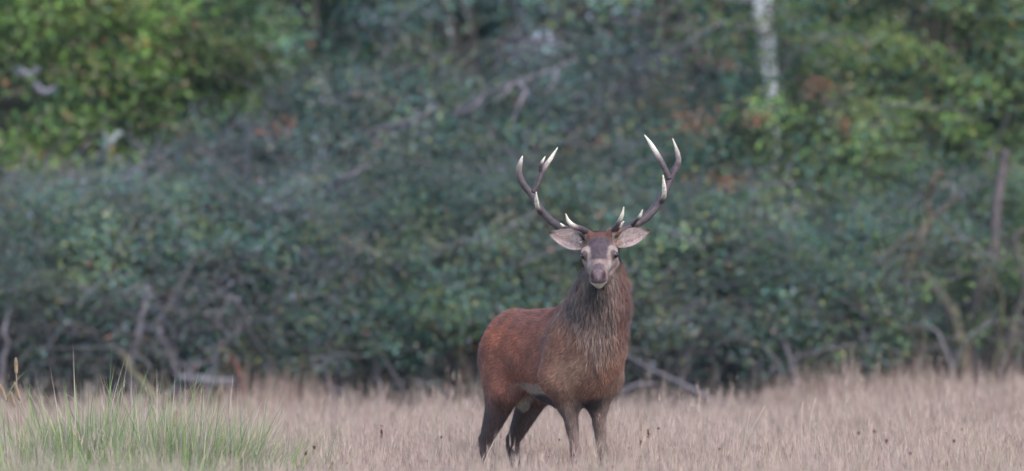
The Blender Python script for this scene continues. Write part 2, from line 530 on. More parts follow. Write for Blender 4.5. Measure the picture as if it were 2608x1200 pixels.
PALE = np.array([.165, .145, .155])
branch('dead_branch', 'long grey dead branch slanting up through the bushes above the stag', 'branch',
       [([q(1140, 278, 14.2), q(1220, 240, 13.9), q(1310, 205, 13.7), q(1380, 185, 13.7), q(1452, 150, 13.8)], .019, .007),
        ([q(1220, 240, 13.85), q(1180, 275, 13.7), q(1130, 290, 13.7)], .011, .005),
        ([q(1350, 194, 13.7), q(1362, 160, 13.6), q(1390, 140, 13.6)], .009, .004),
        ([q(1300, 208, 13.7), q(1318, 228, 13.6), q(1298, 275, 13.6), q(1290, 310, 13.6)], .022, .010),
        ([q(1290, 210, 13.7), q(1270, 240, 13.6), q(1240, 262, 13.6)], .016, .007),
        ([q(1400, 178, 13.7), q(1398, 210, 13.6), q(1385, 232, 13.6)], .014, .006)], PALE, seed=1)
branch('dead_branch', 'thin grey dead branch low left of the long one', 'branch',
       [([q(935, 335, 14.0), q(990, 315, 13.8), q(1040, 300, 13.7), q(1100, 262, 13.9)], .018, .010),
        ([q(1000, 312, 13.8), q(1030, 330, 13.7)], .010, .005)], PALE * .8, seed=2)
branch('dead_branch', 'short straight dead stick slanting up in the bush left of the antlers', 'branch',
       [([q(820, 492, 13.3), q(870, 455, 13.0), q(930, 412, 13.0)], .020, .011)], PALE * .8, seed=3)
branch('dead_branch', 'horizontal dead branch near the top edge above the long one', 'branch',
       [([q(1285, 95, 15.0), q(1340, 100, 14.6), q(1400, 92, 14.8)], .018, .010),
        ([q(1530, 50, 16.6), q(1570, 52, 16.5), q(1605, 60, 16.5)], .016, .009)], PALE * .8, seed=4)
branch('bare_snag', 'pale lichen-covered broken branch against the foot of the oak', 'branch',
       [([q(245, 415, 14.2), q(262, 385, 14.0), q(282, 360, 14.0), q(305, 335, 14.1)], .030, .022),
        ([q(275, 372, 14.0), q(265, 350, 13.95), q(262, 332, 13.95)], .02, .012)], np.array([.17, .185, .175]), seed=5)
branch('bare_snag', 'pair of pale bark patches of an oak limb at the far left', 'branch',
       [([q(48, 172, 15.7), q(75, 180, 15.7), q(98, 174, 15.7)], .034, .026),
        ([q(84, 208, 15.6), q(100, 228, 15.6), q(138, 222, 15.6)], .03, .02)], np.array([.20, .19, .21]), seed=6)
branch('bare_limb', 'bare forked limb in the top right corner', 'branch',
       [([q(2576, 90, 16.0), q(2540, 50, 15.8), q(2500, 5, 15.8), q(2480, -30, 15.9)], .030, .016),
        ([q(2545, 55, 15.8), q(2560, 20, 15.7), q(2570, -20, 15.7)], .02, .01)], PALE * .7, seed=7)
branch('fallen_branch', 'pale fallen branch sloping down into the dry grass right of the stag', 'branch',
       [([q(1560, 880, 12.6), q(1600, 908, 12.4), q(1660, 940, 12.2), q(1720, 968, 12.0), q(1770, 993, 11.9), q(1850, 1035, 11.8)], .008, .014),
        ([q(1570, 985, 12.2), q(1600, 968, 12.2), q(1650, 965, 12.2)], .014, .008)], PALE * 1.15, seed=8, amp=.008)
# hollow on the left
branch('dead_sapling', 'upright grey stem in the hollow, the tallest of the bare stems there', 'branch',
       [([q(335, 1010, 12.7), q(340, 900, 12.7), q(350, 845, 12.7), q(362, 780, 12.8), q(375, 725, 12.9)], .032, .020),
        ([q(342, 880, 12.7), q(352, 900, 12.65), q(385, 925, 12.6)], .016, .010)], PALE * 1.3, seed=9)
branch('dead_sapling', 'olive-brown stem leaning left in the hollow behind the green tussock', 'branch',
       [([q(420, 1040, 12.5), q(380, 985, 12.5), q(345, 945, 12.5), q(310, 900, 12.6), q(275, 870, 12.7)], .040, .022)], BARK_OLIVE * 1.2, seed=10)
branch('dead_sapling', 'short grey stem in the middle of the hollow', 'branch',
       [([q(450, 1000, 12.8), q(432, 905, 12.8), q(412, 860, 12.8), q(400, 800, 12.9)], .030, .016)], PALE * 1.3, seed=11)
branch('dead_sapling', 'forked grey stem on the right side of the hollow', 'branch',
       [([q(520, 1010, 12.7), q(545, 900, 12.7), q(560, 868, 12.7), q(595, 845, 12.7), q(618, 792, 12.8)], .026, .016),
        ([q(560, 868, 12.7), q(520, 890, 12.7), q(500, 865, 12.7)], .016, .008),
        ([q(590, 848, 12.7), q(560, 820, 12.7), q(555, 790, 12.8)], .014, .008)], PALE * 1.3, seed=12)
branch('dead_sapling', 'reddish-brown stem at the right end of the lying log', 'branch',
       [([q(606, 1010, 12.5), q(596, 940, 12.5), q(575, 890, 12.6), q(560, 860, 12.6)], .028, .02)], np.array([.13, .065, .05]), seed=13)
branch('lying_log', 'thin grey log lying level in the hollow on the left', 'log',
       [([q(450, 952, 12.4), q(500, 958, 12.35), q(545, 962, 12.35), q(592, 960, 12.35)], .042, .036)], np.array([.13, .125, .135]), seed=14, amp=.015)
branch('dead_sapling', 'pale upright stick at the left edge of the picture', 'branch',
       [([q(0, 1010, 12.4), q(8, 880, 12.4), q(14, 840, 12.4), q(28, 770, 12.6)], .018, .010)], PALE, seed=15)
branch('dead_sapling', 'crooked pair of thin stems under the bush left of the stag', 'branch',
       [([q(880, 1040, 12.4), q(850, 1000, 12.4), q(822, 950, 12.5), q(805, 900, 12.6), q(790, 850, 12.8)], .022, .012),
        ([q(835, 975, 12.45), q(880, 1005, 12.4), q(900, 1045, 12.4)], .018, .014),
        ([q(960, 1040, 12.6), q(945, 930, 12.7), q(935, 860, 12.8)], .02, .012)], PALE * .65, seed=16)
branch('dead_sapling', 'arching thin bough low over the grass at right, between fallen branch and trunks', 'branch',
       [([q(2000, 960, 12.4), q(1990, 915, 12.4), q(2050, 880, 12.4), q(2120, 868, 12.5), q(2200, 862, 12.6)], .016, .009),
        ([q(2010, 975, 12.3), q(1985, 900, 12.4), q(1960, 840, 12.5), q(1925, 790, 12.7)], .02, .012),
        ([q(1790, 880, 12.6), q(1840, 850, 12.5), q(1900, 855, 12.5), q(1950, 900, 12.4), q(1975, 960, 12.4)], .016, .012)], PALE * .7, seed=17)
# trunks on the right
branch('gnarled_trunk', 'slim tan trunk curving up to a dark broken stub, right side', 'tree',
       [([q(2255, 1010, 12.9), q(2260, 880, 12.9), q(2270, 780, 12.9), q(2285, 680, 12.9), q(2312, 610, 12.9), q(2340, 550, 13.0)], .050, .040),
        ([q(2336, 560, 13.0), q(2330, 500, 12.95), q(2348, 455, 12.9), q(2372, 432, 12.9)], .030, .036),
        ([q(2330, 570, 13.0), q(2375, 520, 13.1), q(2420, 480, 13.2)], .018, .009)], np.array([.085, .068, .048]), seed=18, part='trunk', group='trunks on the right')
branch('gnarled_trunk', 'thin pale stem just left of the slim tan trunk', 'tree',
       [([q(2225, 1000, 12.8), q(2222, 880, 12.8), q(2216, 790, 12.8), q(2222, 700, 12.8), q(2245, 640, 12.9), q(2280, 590, 13.0)], .022, .014)], np.array([.10, .082, .066]), seed=19, part='trunk', group='trunks on the right')
branch('gnarled_trunk', 'thick mossy trunk leaning left in a bow, right side', 'tree',
       [([q(2425, 1010, 12.7), q(2430, 930, 12.7), q(2420, 850, 12.7), q(2392, 780, 12.7), q(2352, 720, 12.8), q(2322, 690, 12.9)], .075, .035)], np.array([.12, .105, .07]), seed=20, part='trunk', group='trunks on the right')
branch('gnarled_trunk', 'tall dark trunk rising nearly straight near the right edge', 'tree',
       [([q(2455, 1010, 12.9), q(2448, 880, 12.9), q(2460, 790, 12.9), q(2490, 700, 12.9), q(2512, 620, 12.9), q(2512, 520, 13.0), q(2530, 380, 13.2)], .075, .04),
        ([q(2512, 650, 12.9), q(2540, 610, 12.8), q(2572, 585, 12.8), q(2600, 570, 12.8)], .024, .012)], np.array([.075, .062, .058]), seed=21, part='trunk', group='trunks on the right')
branch('gnarled_trunk', 'thin bent stem at the right edge, rightmost of the trunks', 'tree',
       [([q(2500, 1020, 12.5), q(2530, 900, 12.5), q(2548, 830, 12.5), q(2570, 760, 12.6), q(2566, 640, 12.7), q(2555, 600, 12.8)], .024, .014),
        ([q(2560, 1000, 12.4), q(2564, 900, 12.4), q(2572, 800, 12.5)], .016, .01),
        ([q(2510, 1010, 12.6), q(2515, 900, 12.6), q(2508, 800, 12.7)], .04, .03)], np.array([.10, .082, .07]), seed=22, part='trunk', group='trunks on the right')

# sparse leafy sprays hanging over the bare stems and trunks
bush(2350, 12.6, 560, 1.0, .35, 'sparse leafy shoots in front of the gnarled trunks on the right', HAZEL, 2300, ry=.25, seed=41, group=GR, stems=6, twigs=60, crad=.22)
bush(2110, 12.7, 640, .6, .25, 'small leafy bush just left of the thin pale stem and tan trunk', THICKET, 4500, ry=.4, seed=42, group=GR, stems=6, twigs=50, crad=.2)
bush(430, 12.7, 720, 1.1, .35, 'sparse twiggy growth in the hollow over the lying log', PURPLE, 3000, ry=.25, seed=43, group=GR, stems=9, twigs=110, crad=.2)
bush(820, 12.9, 700, .8, .3, 'low green bush left of the deep shadow, left of the stag', THICKET, 6000, ry=.4, seed=44, group=GR, stems=6, twigs=60, crad=.2)
bush(1640, 12.9, 720, .6, .2, 'low growth behind the upper end of the fallen branch', PURPLE, 4500, ry=.35, seed=45, group=GR, stems=6, twigs=70, crad=.2)

# dead bracken, brambles and leaf litter under the bushes
rng = np.random.default_rng(91)
br = Acc()
n = 26000
x = rng.uniform(-6.5, 6.5, n); y = 12.6 + rng.gamma(2, .5, n)
z = gz(x, y) + rng.gamma(1.6, .17, n)
pal = [(3, np.array([.065, .042, .032])), (2, np.array([.11, .065, .045])), (2, C_DEEP * .7), (1, np.array([.10, .09, .08]))]
leaf_quads(br, np.stack([x, y, z], 1), .05 * rng.uniform(.6, 1.5, n), rng.normal(0, .6, (n, 3)) + [0, -.3, .6], palette(n, pal, rng), rng, .4)
for i in range(420):
    x0 = rng.uniform(-6.5, 6.5); y0 = 12.3 + rng.uniform(0, 2.2)
    b = np.array([x0, y0, 0.]); L = rng.uniform(.5, 1.5)
    dx = rng.normal(0, .5) * L
    path = wiggle(spline([b, b + [dx * .4, -.1, L * .7], b + [dx, -.2, L * rng.uniform(.35, 1)]], 8), .08, rng)
    tube(br, path, np.linspace(rng.uniform(.006, .013), .004, 8), 3, BARK_GREY * rng.uniform(.25, .75), cap=False)
tag(br.build('bracken', M_LEAF, shade=False), 'brown dead bracken and bramble stems under the bushes', 'bracken', kind='stuff')
# rusty dead fronds hanging in the hollow
rng = np.random.default_rng(92)
fr = Acc()
c0 = q(440, 760, 13.1)
n = 700
tt = rng.uniform(-1, 1, n)
o = c0 + np.stack([tt * .22, rng.normal(0, .06, n), -tt * .12 + rng.normal(0, .045, n)], 1)
leaf_quads(fr, o, .045 * rng.uniform(.6, 1.3, n), rng.normal(0, .6, (n, 3)) + [0, -.5, .4], palette(n, [(2, np.array([.12, .05, .035])), (1, np.array([.07, .045, .035]))], rng), rng, .4)
tag(fr.build('dead_frond', M_LEAF, origin=tuple(c0), shade=False), 'rusty brown dead fern frond hanging under the overhanging bush', 'fern', kind='stuff')
# orange leaf sprays in the thicket
for k, (sx, sy, Y, w, lab) in enumerate([(1750, 300, 13.9, .16, 'spray of orange leaves left of the birch foot, level with the antler tips'),
                                         (2060, 215, 14.0, .15, 'thin spray of rust-red leaves just right of the birch'),
                                         (1905, 295, 13.9, .10, 'small orange leaf spray directly under the birch trunk'),
                                         (1830, 450, 12.9, .13, 'scattered orange leaves right of the right antler'),
                                         (320, 100, 16.0, .05, 'single tuft of orange-red leaves in the oak'),
                                         (690, 322, 14.8, .14, 'tan-orange leaf spray right of the oak'),
                                         (2120, 320, 14.0, .07, 'tiny red leaf spray in the bush under the hazel')]):
    rng = np.random.default_rng(500 + k)
    c0 = q(sx, sy, Y); a = Acc()
    n = int(16 + 170 * w)
    o = c0 + rng.normal(0, 1, (n, 3)) * [w * .55, .05, w * .30]
    leaf_quads(a, o, .04 * rng.uniform(.6, 1.3, n), rng.normal(0, .5, (n, 3)) + [0, -.5, .5], palette(n, [(2, C_ORG), (1, C_ORG * .6), (1, C_TAN)], rng), rng, .6)
    for j in range(5):
        tube(a, spline([c0 + [0, .1, -.1], c0 + [rng.normal(0, w * .5), .02, 0], c0 + [rng.normal(0, w), 0, rng.normal(0, w * .5)]], 5), [.006, .005, .004, .004, .003], 3, BARK_BROWN, cap=False)
    tag(a.build('leaf_spray', M_LEAF, origin=tuple(c0), shade=False), lab, 'leaves', 'orange leaf sprays in the thicket', 'stuff')

# ------------------------------------------------------------------ grass
def ribbons(acc, base, tip, bend, width, col0, col1, segs=3):
    """blades as tapering ribbons: base, tip (n,3), bend (n,3) offset of the middle"""
    n = len(base)
    rngf = np.random.default_rng(n)
    side = norm(np.stack([rngf.normal(0, 1, n), rngf.normal(0, .5, n), np.zeros(n)], 1))
    ts = np.linspace(0, 1, segs + 1)
    rows, cols = [], []
    for t in ts[:-1]:
        c = base * (1 - t) ** 2 + 2 * (base * .5 + tip * .5 + bend) * t * (1 - t) + tip * t * t
        w = (width * (1 - t * .75))[:, None] * side * .5
        rows += [c - w, c + w]
        cc = col0 * (1 - t) + col1 * t
        cols += [cc, cc]
    rows.append(tip); cols.append(col1)
    V = np.stack(rows, 1); C = np.stack(cols, 1)
    m = V.shape[1]
    b = np.arange(n)[:, None] * m
    Q = []
    for k in range(segs - 1):
        Q.append(np.concatenate([b + 2 * k, b + 2 * k + 1, b + 2 * k + 3, b + 2 * k + 2], 1))
    T = np.concatenate([b + 2 * segs - 2, b + 2 * segs - 1, b + 2 * segs], 1)
    acc.add(V.reshape(-1, 3), np.concatenate(Q) if Q else None, T, C.reshape(-1, 3))


STRAW = np.array([.46, .335, .245])
PINK = np.array([.40, .265, .225])
PALEG = np.array([.56, .44, .36])
BRN = np.array([.28, .17, .12])
GRN = np.array([.20, .26, .11])


def patchn(x, y, s, ph):
    return (np.sin(x * s + ph) * np.sin(y * s * .6 + ph * 2) + np.sin(x * s * 2.3 + ph * 3 + y * s) * .5) / 1.5


def meadow(name, label, n, y0, y1, hmul=1.0, seed=0):
    rng = np.random.default_rng(seed)
    y = y0 + (y1 - y0) * rng.random(n)
    half = 2.9 * (40 + y) / 40 + .9
    x = rng.uniform(-1, 1, n) * half
    pt = patchn(x, y, 1.3, seed)
    h = (.385 + .075 * pt + .05 * patchn(x, y, 4.3, 2 + seed) + rng.normal(0, .06, n)) * hmul
    h = np.where(rng.random(n) < .035, h * rng.uniform(1.1, 1.32, n), h)
    # taller wispy tufts here and there
    tc = np.stack([rng.uniform(-3.6, 3.9, 70), rng.uniform(y0, y1, 70)], 1)
    for q_, (tx, ty) in enumerate(tc):
        m_ = np.hypot(x - tx, (y - ty) * .8) < rng.uniform(.10, .26)
        h[m_] *= rng.uniform(1.12, 1.38)
    h = np.clip(h, .15, .72)
    gap = np.exp(-(((x - .15) / .42) ** 2 + ((y - .35) / .55) ** 2))
    h = h * (1 - .30 * gap)
    h *= 1 + .12 * smooth(x, 1, 3) * smooth(y, 4, 10)
    base = np.stack([x, y, gz(x, y)], 1)
    lean = np.stack([rng.normal(.02, .075, n), rng.normal(0, .07, n), np.zeros(n)], 1)
    tip = base + lean + np.stack([0 * x, 0 * x, h], 1)
    bend = lean * -.35 + np.array([0, 0, .04])
    k = rng.random(n)[:, None]
    col = STRAW * k + PINK * (1 - k)
    pm = (patchn(x, y, 2.1, 1.7 + seed) > .35)[:, None]
    col = np.where(pm, col * .5 + PALEG * .5, col)
    gm = smooth(-x, .9, 1.7) * smooth(8 - y, 0, 5) * .62 + .25 * smooth(x, 1.9, 2.8) * smooth(1.5 - y, 0, 2) + .12 * (patchn(x, y, .9, 4) > .4) + .05
    gm = (rng.random(n) < gm)[:, None]
    col = np.where(gm, GRN * .8 + STRAW * .25, col)
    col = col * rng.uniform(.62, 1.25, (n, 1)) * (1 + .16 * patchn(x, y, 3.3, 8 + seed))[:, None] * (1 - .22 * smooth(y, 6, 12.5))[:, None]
    acc = Acc()
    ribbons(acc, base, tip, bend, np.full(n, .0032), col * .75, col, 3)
    # leaf blades low down
    m = n // 2
    sel = rng.integers(0, n, m)
    b2 = base[sel] + rng.normal(0, .02, (m, 3)) * [1, 1, 0]
    t2 = b2 + np.stack([rng.normal(0, .12, m), rng.normal(0, .1, m), h[sel] * rng.uniform(.4, .85, m)], 1)
    ribbons(acc, b2, t2, np.array([0, 0, .08]) + np.zeros((m, 3)), np.full(m, .006), col[sel] * .7, col[sel] * .95, 2)
    # feathery seed heads: slivers round the top of each stem
    hd = rng.random(n) < .72
    idx = np.where(hd)[0]
    ns = 6
    i2 = np.repeat(idx, ns)
    tt = rng.uniform(.72, 1.0, len(i2))[:, None]
    c = base[i2] * (1 - tt) ** 2 + 2 * (base[i2] * .5 + tip[i2] * .5 + bend[i2]) * tt * (1 - tt) + tip[i2] * tt ** 2
    e = c + np.stack([rng.normal(0, .011, len(i2)), rng.normal(0, .011, len(i2)), rng.uniform(.025, .075, len(i2))], 1)
    w = norm(rng.normal(0, 1, (len(i2), 3)) * [1, .5, .08]) * .0021
    V = np.stack([c - w, c + w, e], 1).reshape(-1, 3)
    hc = col[i2] * .45 + np.where(rng.random((len(i2), 1)) < .2, PINK * .75, PALEG) * .6
    acc.add(V, None, np.arange(len(i2) * 3).reshape(-1, 3), np.repeat(hc, 3, 0))
    o = acc.build(name, M_GRASS, shade=False)
    return tag(o, label, 'grass', kind='stuff')


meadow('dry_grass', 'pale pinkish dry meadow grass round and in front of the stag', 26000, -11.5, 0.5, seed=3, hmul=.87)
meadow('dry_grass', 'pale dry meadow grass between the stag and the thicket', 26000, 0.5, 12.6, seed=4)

# taller rusty fringe against the thicket
rng = np.random.default_rng(17)
n = 9500
x = rng.uniform(-4.6, 4.8, n); y = rng.uniform(10.6, 13.0, n)
dens = .12 + .88 * (np.exp(-((x + 1.65) / .45) ** 2) + smooth(x, 1.5, 2.4) + .15 * (patchn(x, y, 2.5, 2) > .2))
keep = rng.random(n) < dens
x, y = x[keep], y[keep]; n = len(x)
base = np.stack([x, y, gz(x, y)], 1)
tallm = np.clip(np.exp(-((x + 1.65) / .5) ** 2) + smooth(x, 1.4, 2.4), 0, 1)
h = rng.uniform(.30, .48, n) + .07 * tallm * (1 + .6 * (x < 0)) + .07 * tallm * patchn(x, y, 3.1, 5) * (patchn(x, y, 3.1, 5) > 0) + rng.gamma(1.2, .05, n)
tip = base + np.stack([rng.normal(.02, .08, n), rng.normal(0, .05, n), h], 1)
kk = rng.random((n, 1))
col = (np.array([.34, .22, .17]) * kk + np.array([.48, .36, .28]) * (1 - kk)) * rng.uniform(.7, 1.2, (n, 1))
a = Acc(); ribbons(a, base, tip, np.tile([0, 0, .05], (n, 1)), np.full(n, .009), col * .7, col, 3)
tag(a.build('tall_grass', M_GRASS, shade=False), 'taller rusty grass fringe along the foot of the thicket', 'grass', kind='stuff')


# green sedge tussocks, lower left
def tussock(px, Y, hgt, spread, nb, green, label, seed):
    nb = int(nb * 1.5)
    rng = np.random.default_rng(seed)
    x0 = P(px, 0, Y)[0]; z0 = float(gz(x0, Y))
    r = np.abs(rng.normal(0, 1, nb)) * spread * .62
    th = rng.uniform(0, 2 * math.pi, nb)
    base = np.stack([x0 + r * np.cos(th), Y + r * np.sin(th), np.full(nb, z0)], 1)
    L = hgt * (.32 + .58 * rng.beta(2.0, 2.6, nb)) + hgt * rng.uniform(.1, .5, nb) * (rng.random(nb) < .09)
    out = np.stack([np.cos(th), np.sin(th), 0 * th], 1) * (rng.gamma(1.6, .07, nb) * L / .6)[:, None]
    tip = base + out + np.stack([rng.normal(0, .07, nb), rng.normal(0, .05, nb), L], 1)
    droop = rng.random(nb) < .22
    tip[droop, 2] -= .12 * L[droop]; tip[droop, 0] += np.sign(out[droop, 0]) * .10
    kk = rng.random((nb, 1))
    g1, g2 = np.array([.34, .40, .12]), np.array([.16, .28, .13])
    col = g1 * kk + g2 * (1 - kk)
    dry = rng.random(nb) > green
    col[dry] = (PALEG * .95)[None] * rng.uniform(.7, 1.15, (dry.sum(), 1))
    col *= rng.uniform(.7, 1.25, (nb, 1))
    a = Acc()
    ribbons(a, base, tip, np.tile([0, 0, .09], (nb, 1)) - out * .25, rng.uniform(.004, .0095, nb), col * .75, col, 4)
    o = a.build('sedge_tussock', M_GREEN, origin=(x0, Y, z0), shade=False)
    return tag(o, label, 'grass tussock', 'green sedge tussocks lower left')


tussock(50, -1.0, .62, 0.49, 1494, 0.48, 'low mixed green and straw tussock at the left edge', 31)
tussock(215, -.6, .80, 0.38, 1954, 0.70, 'tallest and brightest green tussock, leaning left', 32)
tussock(340, -.2, .76, 0.41, 1724, 0.63, 'green tussock with long blades left of the centre of the clump', 33)
tussock(470, -.5, .74, 0.41, 1724, 0.58, 'green tussock on the right of the clump, mixed with straw', 34)
tussock(600, -.3, .66, 0.41, 1150, 0.43, 'thin yellowish tussock at the right end, fading into dry grass', 35)
tussock(130, -3.2, .58, 0.49, 1494, 0.58, 'short dark green tussock at the bottom left in front', 36)
tussock(430, -3.0, .56, 0.52, 1494, 0.53, 'short green tussock at the bottom, front of the clump', 37)

# fluffy fox-tail grass heads, far left
def foxtail(top, bot, base_px, Y, r, label, seed, col=np.array([.50, .36, .24])):
    rng = np.random.default_rng(seed)
    tp, bt = q(*top, Y), q(*bot, Y)
    b = np.array([P(base_px * D, 0, Y)[0], Y, 0.0]); b[2] = float(gz(b[0], b[1]))
    root = empty('foxtail_grass', tuple(b), label, 'grass stem', 'fox-tail grass stems')
    a = Acc(); path = spline([b, (b + bt) / 2 + [.02, 0, 0], bt], 8)
    tube(a, path, np.linspace(.0035, .0025, 8), 4, STRAW * .8); a.build('stem', M_GRASS, root)
    a = Acc(); pth = spline([bt, (tp + bt) / 2, tp], 9)
    tube(a, pth, r * np.array([.3, .75, .95, 1, 1, .9, .75, .5, .15]), 6, col * .9)
    n = 420; t = rng.uniform(0, 1, n)
    c = bt + (tp - bt) * t[:, None]
    o = norm(rng.normal(0, 1, (n, 3)) * [1, 1, .2])
    ax = norm(tp - bt)
    rr = r * np.sin(np.pi * np.clip(t * .9 + .06, 0, 1)) ** .5
    s = c + o * rr[:, None] * .6; e = s + o * rr[:, None] * .9 + ax * .016
    w = norm(np.cross(o, ax)) * .0016
    a.add(np.stack([s - w, s + w, e], 1).reshape(-1, 3), None, np.arange(n * 3).reshape(-1, 3), np.repeat(col * rng.uniform(.8, 1.3, (n, 1)), 3, 0))
    a.build('seed_head', M_GRASS, root)


foxtail((40, 905), (41, 943), 38, .4, .0105, 'tallest fluffy beige grass head, topmost at the left edge', 1)
foxtail((38, 966), (50, 1008), 50, .4, .010, 'fluffy beige grass head right below the tallest one', 2)
foxtail((2, 972), (16, 1010), 22, .3, .0105, 'fluffy beige grass head leaning left at the picture edge', 3)
foxtail((28, 990), (37, 1024), 40, .2, .0095, 'lowest beige grass head of the group at the left edge', 4)
foxtail((417, 993), (411, 1030), 408, .1, .0095, 'lone fluffy grass head above the green clump, left of its middle', 5, np.array([.48, .33, .26]))
foxtail((442, 1035), (438, 1075), 436, .0, .013, 'stubby pinkish grass head just right of the lone fluffy one', 6, np.array([.52, .37, .30]))

# single long blades, lower left (arching against the dark hollow)
rng = np.random.default_rng(44)
for k, (pts, wd, col, lab) in enumerate([
        ([(0, 1065), (30, 975), (68, 930)], .007, (.30, .36, .16), 'long green blade arching right past the fluffy heads'),
        ([(235, 1100), (200, 1020), (160, 990), (118, 990)], .006, (.42, .36, .30), 'pale blade arching far left over the hollow'),
        ([(270, 1110), (280, 1010), (293, 955)], .005, (.26, .30, .22), 'straight thin dark blade, the tallest of the clump'),
        ([(330, 1100), (330, 1030), (327, 965)], .005, (.40, .33, .30), 'fine upright pale stem in the middle of the clump'),
        ([(250, 1110), (275, 1020), (318, 965)], .005, (.42, .34, .20), 'tan blade curving right in the middle of the clump'),
        ([(440, 1110), (455, 1050), (500, 995)], .005, (.40, .36, .28), 'pale blade arching right at the right of the clump'),
        ([(560, 1110), (550, 1045), (530, 990)], .006, (.30, .34, .12), 'yellow-green blade leaning left at the right end of the clump')]):
    a = Acc(); path = spline([np.array([P(pts[0][0] * D, 0, -.4)[0], -.4, 0])] + [q(u, v, -.4) for u, v in pts], 12)
    t = np.linspace(0, 1, 12); w = wd * (1 - t) ** .6 * .5 + .0004
    sd = np.array([.9, .3, 0])
    V = np.stack([path - w[:, None] * sd, path + w[:, None] * sd + [0, 0, .0], path + np.array([0, -.0012, 0])], 1).reshape(-1, 3)
    Q = []
    for i in range(11):
        Q += [[3 * i, 3 * i + 2, 3 * i + 5, 3 * i + 3], [3 * i + 2, 3 * i + 1, 3 * i + 4, 3 * i + 5]]
    a.add(V, Q, None, np.array(col))
    tag(a.build('grass_blade', M_GREEN, origin=tuple(path[0])), lab, 'grass blade', 'single long blades of the green clump')

# pale straw stems standing out right of the stag
for k, (x1, y1, x2, y2, lab) in enumerate([(1862, 1150, 1925, 1020, 'long pale straw leaning right, the brightest in the dry grass'),
                                           (1868, 1150, 1888, 1030, 'pale straw second from left in the bright tuft right of the stag'),
                                           (1845, 1140, 1850, 1060, 'pale upright straw at the left of the bright tuft'),
                                           (2036, 1090, 2052, 1000, 'pale straw nearly upright, right of the bright tuft'),
                                           (2016, 1075, 2020, 1010, 'short thick pale straw right of the bright tuft'),
                                           (1010, 1110, 1018, 1045, 'lone pale stem in the grass left of the stag'),
                                           (1215, 1180, 1245, 1105, 'pale blade crossing the near hind leg of the stag')]):
    Y = -2.2 if k != 5 else 1.0
    if k == 6: Y = -.6
    a = Acc(); p1, p2 = q(x1, y1, Y), q(x2, y2, Y)
    b = p1 + (p1 - p2) * .3; b[2] = 0
    path = spline([b, p1, p2], 8)
    tube(a, path, np.array([.003] * 6 + [.0025, .0012]), 4, PALEG * 1.05)
    tag(a.build('straw_stem', M_GRASS, origin=tuple(b)), lab, 'straw', 'pale straw stems standing out of the dry grass')


# dock and sorrel: dark red-brown seed heads dotted through the grass
def sorrel(px, py, Y, size, label, seed, branchy=False):
    rng = np.random.default_rng(seed)
    tp = q(px, py, Y); b = np.array([tp[0] + rng.normal(0, .03), Y, 0.0]); b[2] = float(gz(b[0], Y))
    root = empty('sorrel_stem', tuple(b), label, 'dried flower', 'dried red-brown seed heads in the meadow')
    a = Acc()
    tube(a, wiggle(spline([b, tp], 8), .01, rng), np.linspace(.0022, .0014, 8), 4, np.array([.36, .26, .20])); a.build('stem', M_GRASS, root)
    a = Acc(); n = 26 if not branchy else 50
    d = norm(rng.normal(0, 1, (n, 3)))
    o = tp + d * size * rng.uniform(.1, 1, (n, 1)) * ([.7, .7, 1.0] if not branchy else [.9, .9, 3.0])
    leaf_quads(a, o, np.full(n, size * .7), d, np.array([.17, .065, .05]) * rng.uniform(.7, 1.4, (n, 1)), rng, .8)
    a.build('seed_head', M_GRASS, root)


spots = [(1657, 1077, -1.5, .012, 'dark red seed head, rightmost of the pair high right of the front legs'), (1631, 1089, -1.5, .013, 'ragged dark seed head left of the rightmost of the pair'),
         (1612, 1112, -1.5, .010, 'slender branched dark seed head right of the front legs'), (1582, 1128, -1.6, .008, 'small dark head at the bottom right of the front leg'),
         (1407, 1106, -.8, .0085, 'small dark red head between the hind and front legs'), (1440, 1103, -.8, .007, 'tiny red head touching the near front leg'),
         (1380, 1150, -1.2, .009, 'low brown head below the belly of the stag'), (1742, 1140, -2, .009, 'brown head in open grass right of the legs'),
         (1810, 1130, -2, .010, 'reddish head left of the bright straw tuft'), (2160, 1090, -3, .012, 'brown head at the lower right, highest of its bunch'),
         (2200, 1085, -3, .013, 'brown head beside the highest at the lower right'), (2230, 1110, -3, .014, 'blurred red head at the lower right'),
         (2400, 1110, -2.5, .013, 'brown head near the right edge'), (2420, 1080, -2.5, .010, 'small brown head above the one near the right edge'),
         (790, 1125, -1.8, .016, 'large brown seed head left of the stag, beside the green clump'), (770, 1140, -1.8, .014, 'drooping brown head next to the largest one'),
         (835, 1165, -2, .012, 'dark brown head low in the grass left of the stag'), (873, 1165, -2, .012, 'reddish head right of the low dark one'),
         (1075, 1160, -2, .009, 'small orange-red head left of the hind leg'), (960, 1085, .5, .014, 'long brown head high in the grass left of the stag'),
         (1030, 1170, -2, .010, 'small brown head low, between the stag and the green clump'), (1110, 1100, .5, .010, 'faint pink-brown head near the hind leg'),
         (2290, 1140, -3, .012, 'brown head low at the right'), (2050, 1150, -2.5, .011, 'brown head low under the pale straws'),
         (1670, 1185, -2.5, .012, 'brown head at the bottom edge right of the stag'), (1540, 1175, -2, .010, 'dark head at the bottom edge by the far front leg')]
for k, (sx, sy, Y, s, lab) in enumerate(spots):
    sorrel(sx, sy, Y, s, lab, 700 + k, k in (2, 1, 19))

# ------------------------------------------------------------------ stag
TH = math.radians(30)
DV = np.array([math.sin(TH), -math.cos(TH), 0.0])      # heading of the body
LV = np.array([math.cos(TH), math.sin(TH), 0.0])       # the stag's left
ORG = np.array([.373, 0, 0])


def B(l, s, z): return ORG + DV * l + LV * s + np.array([0, 0, z])


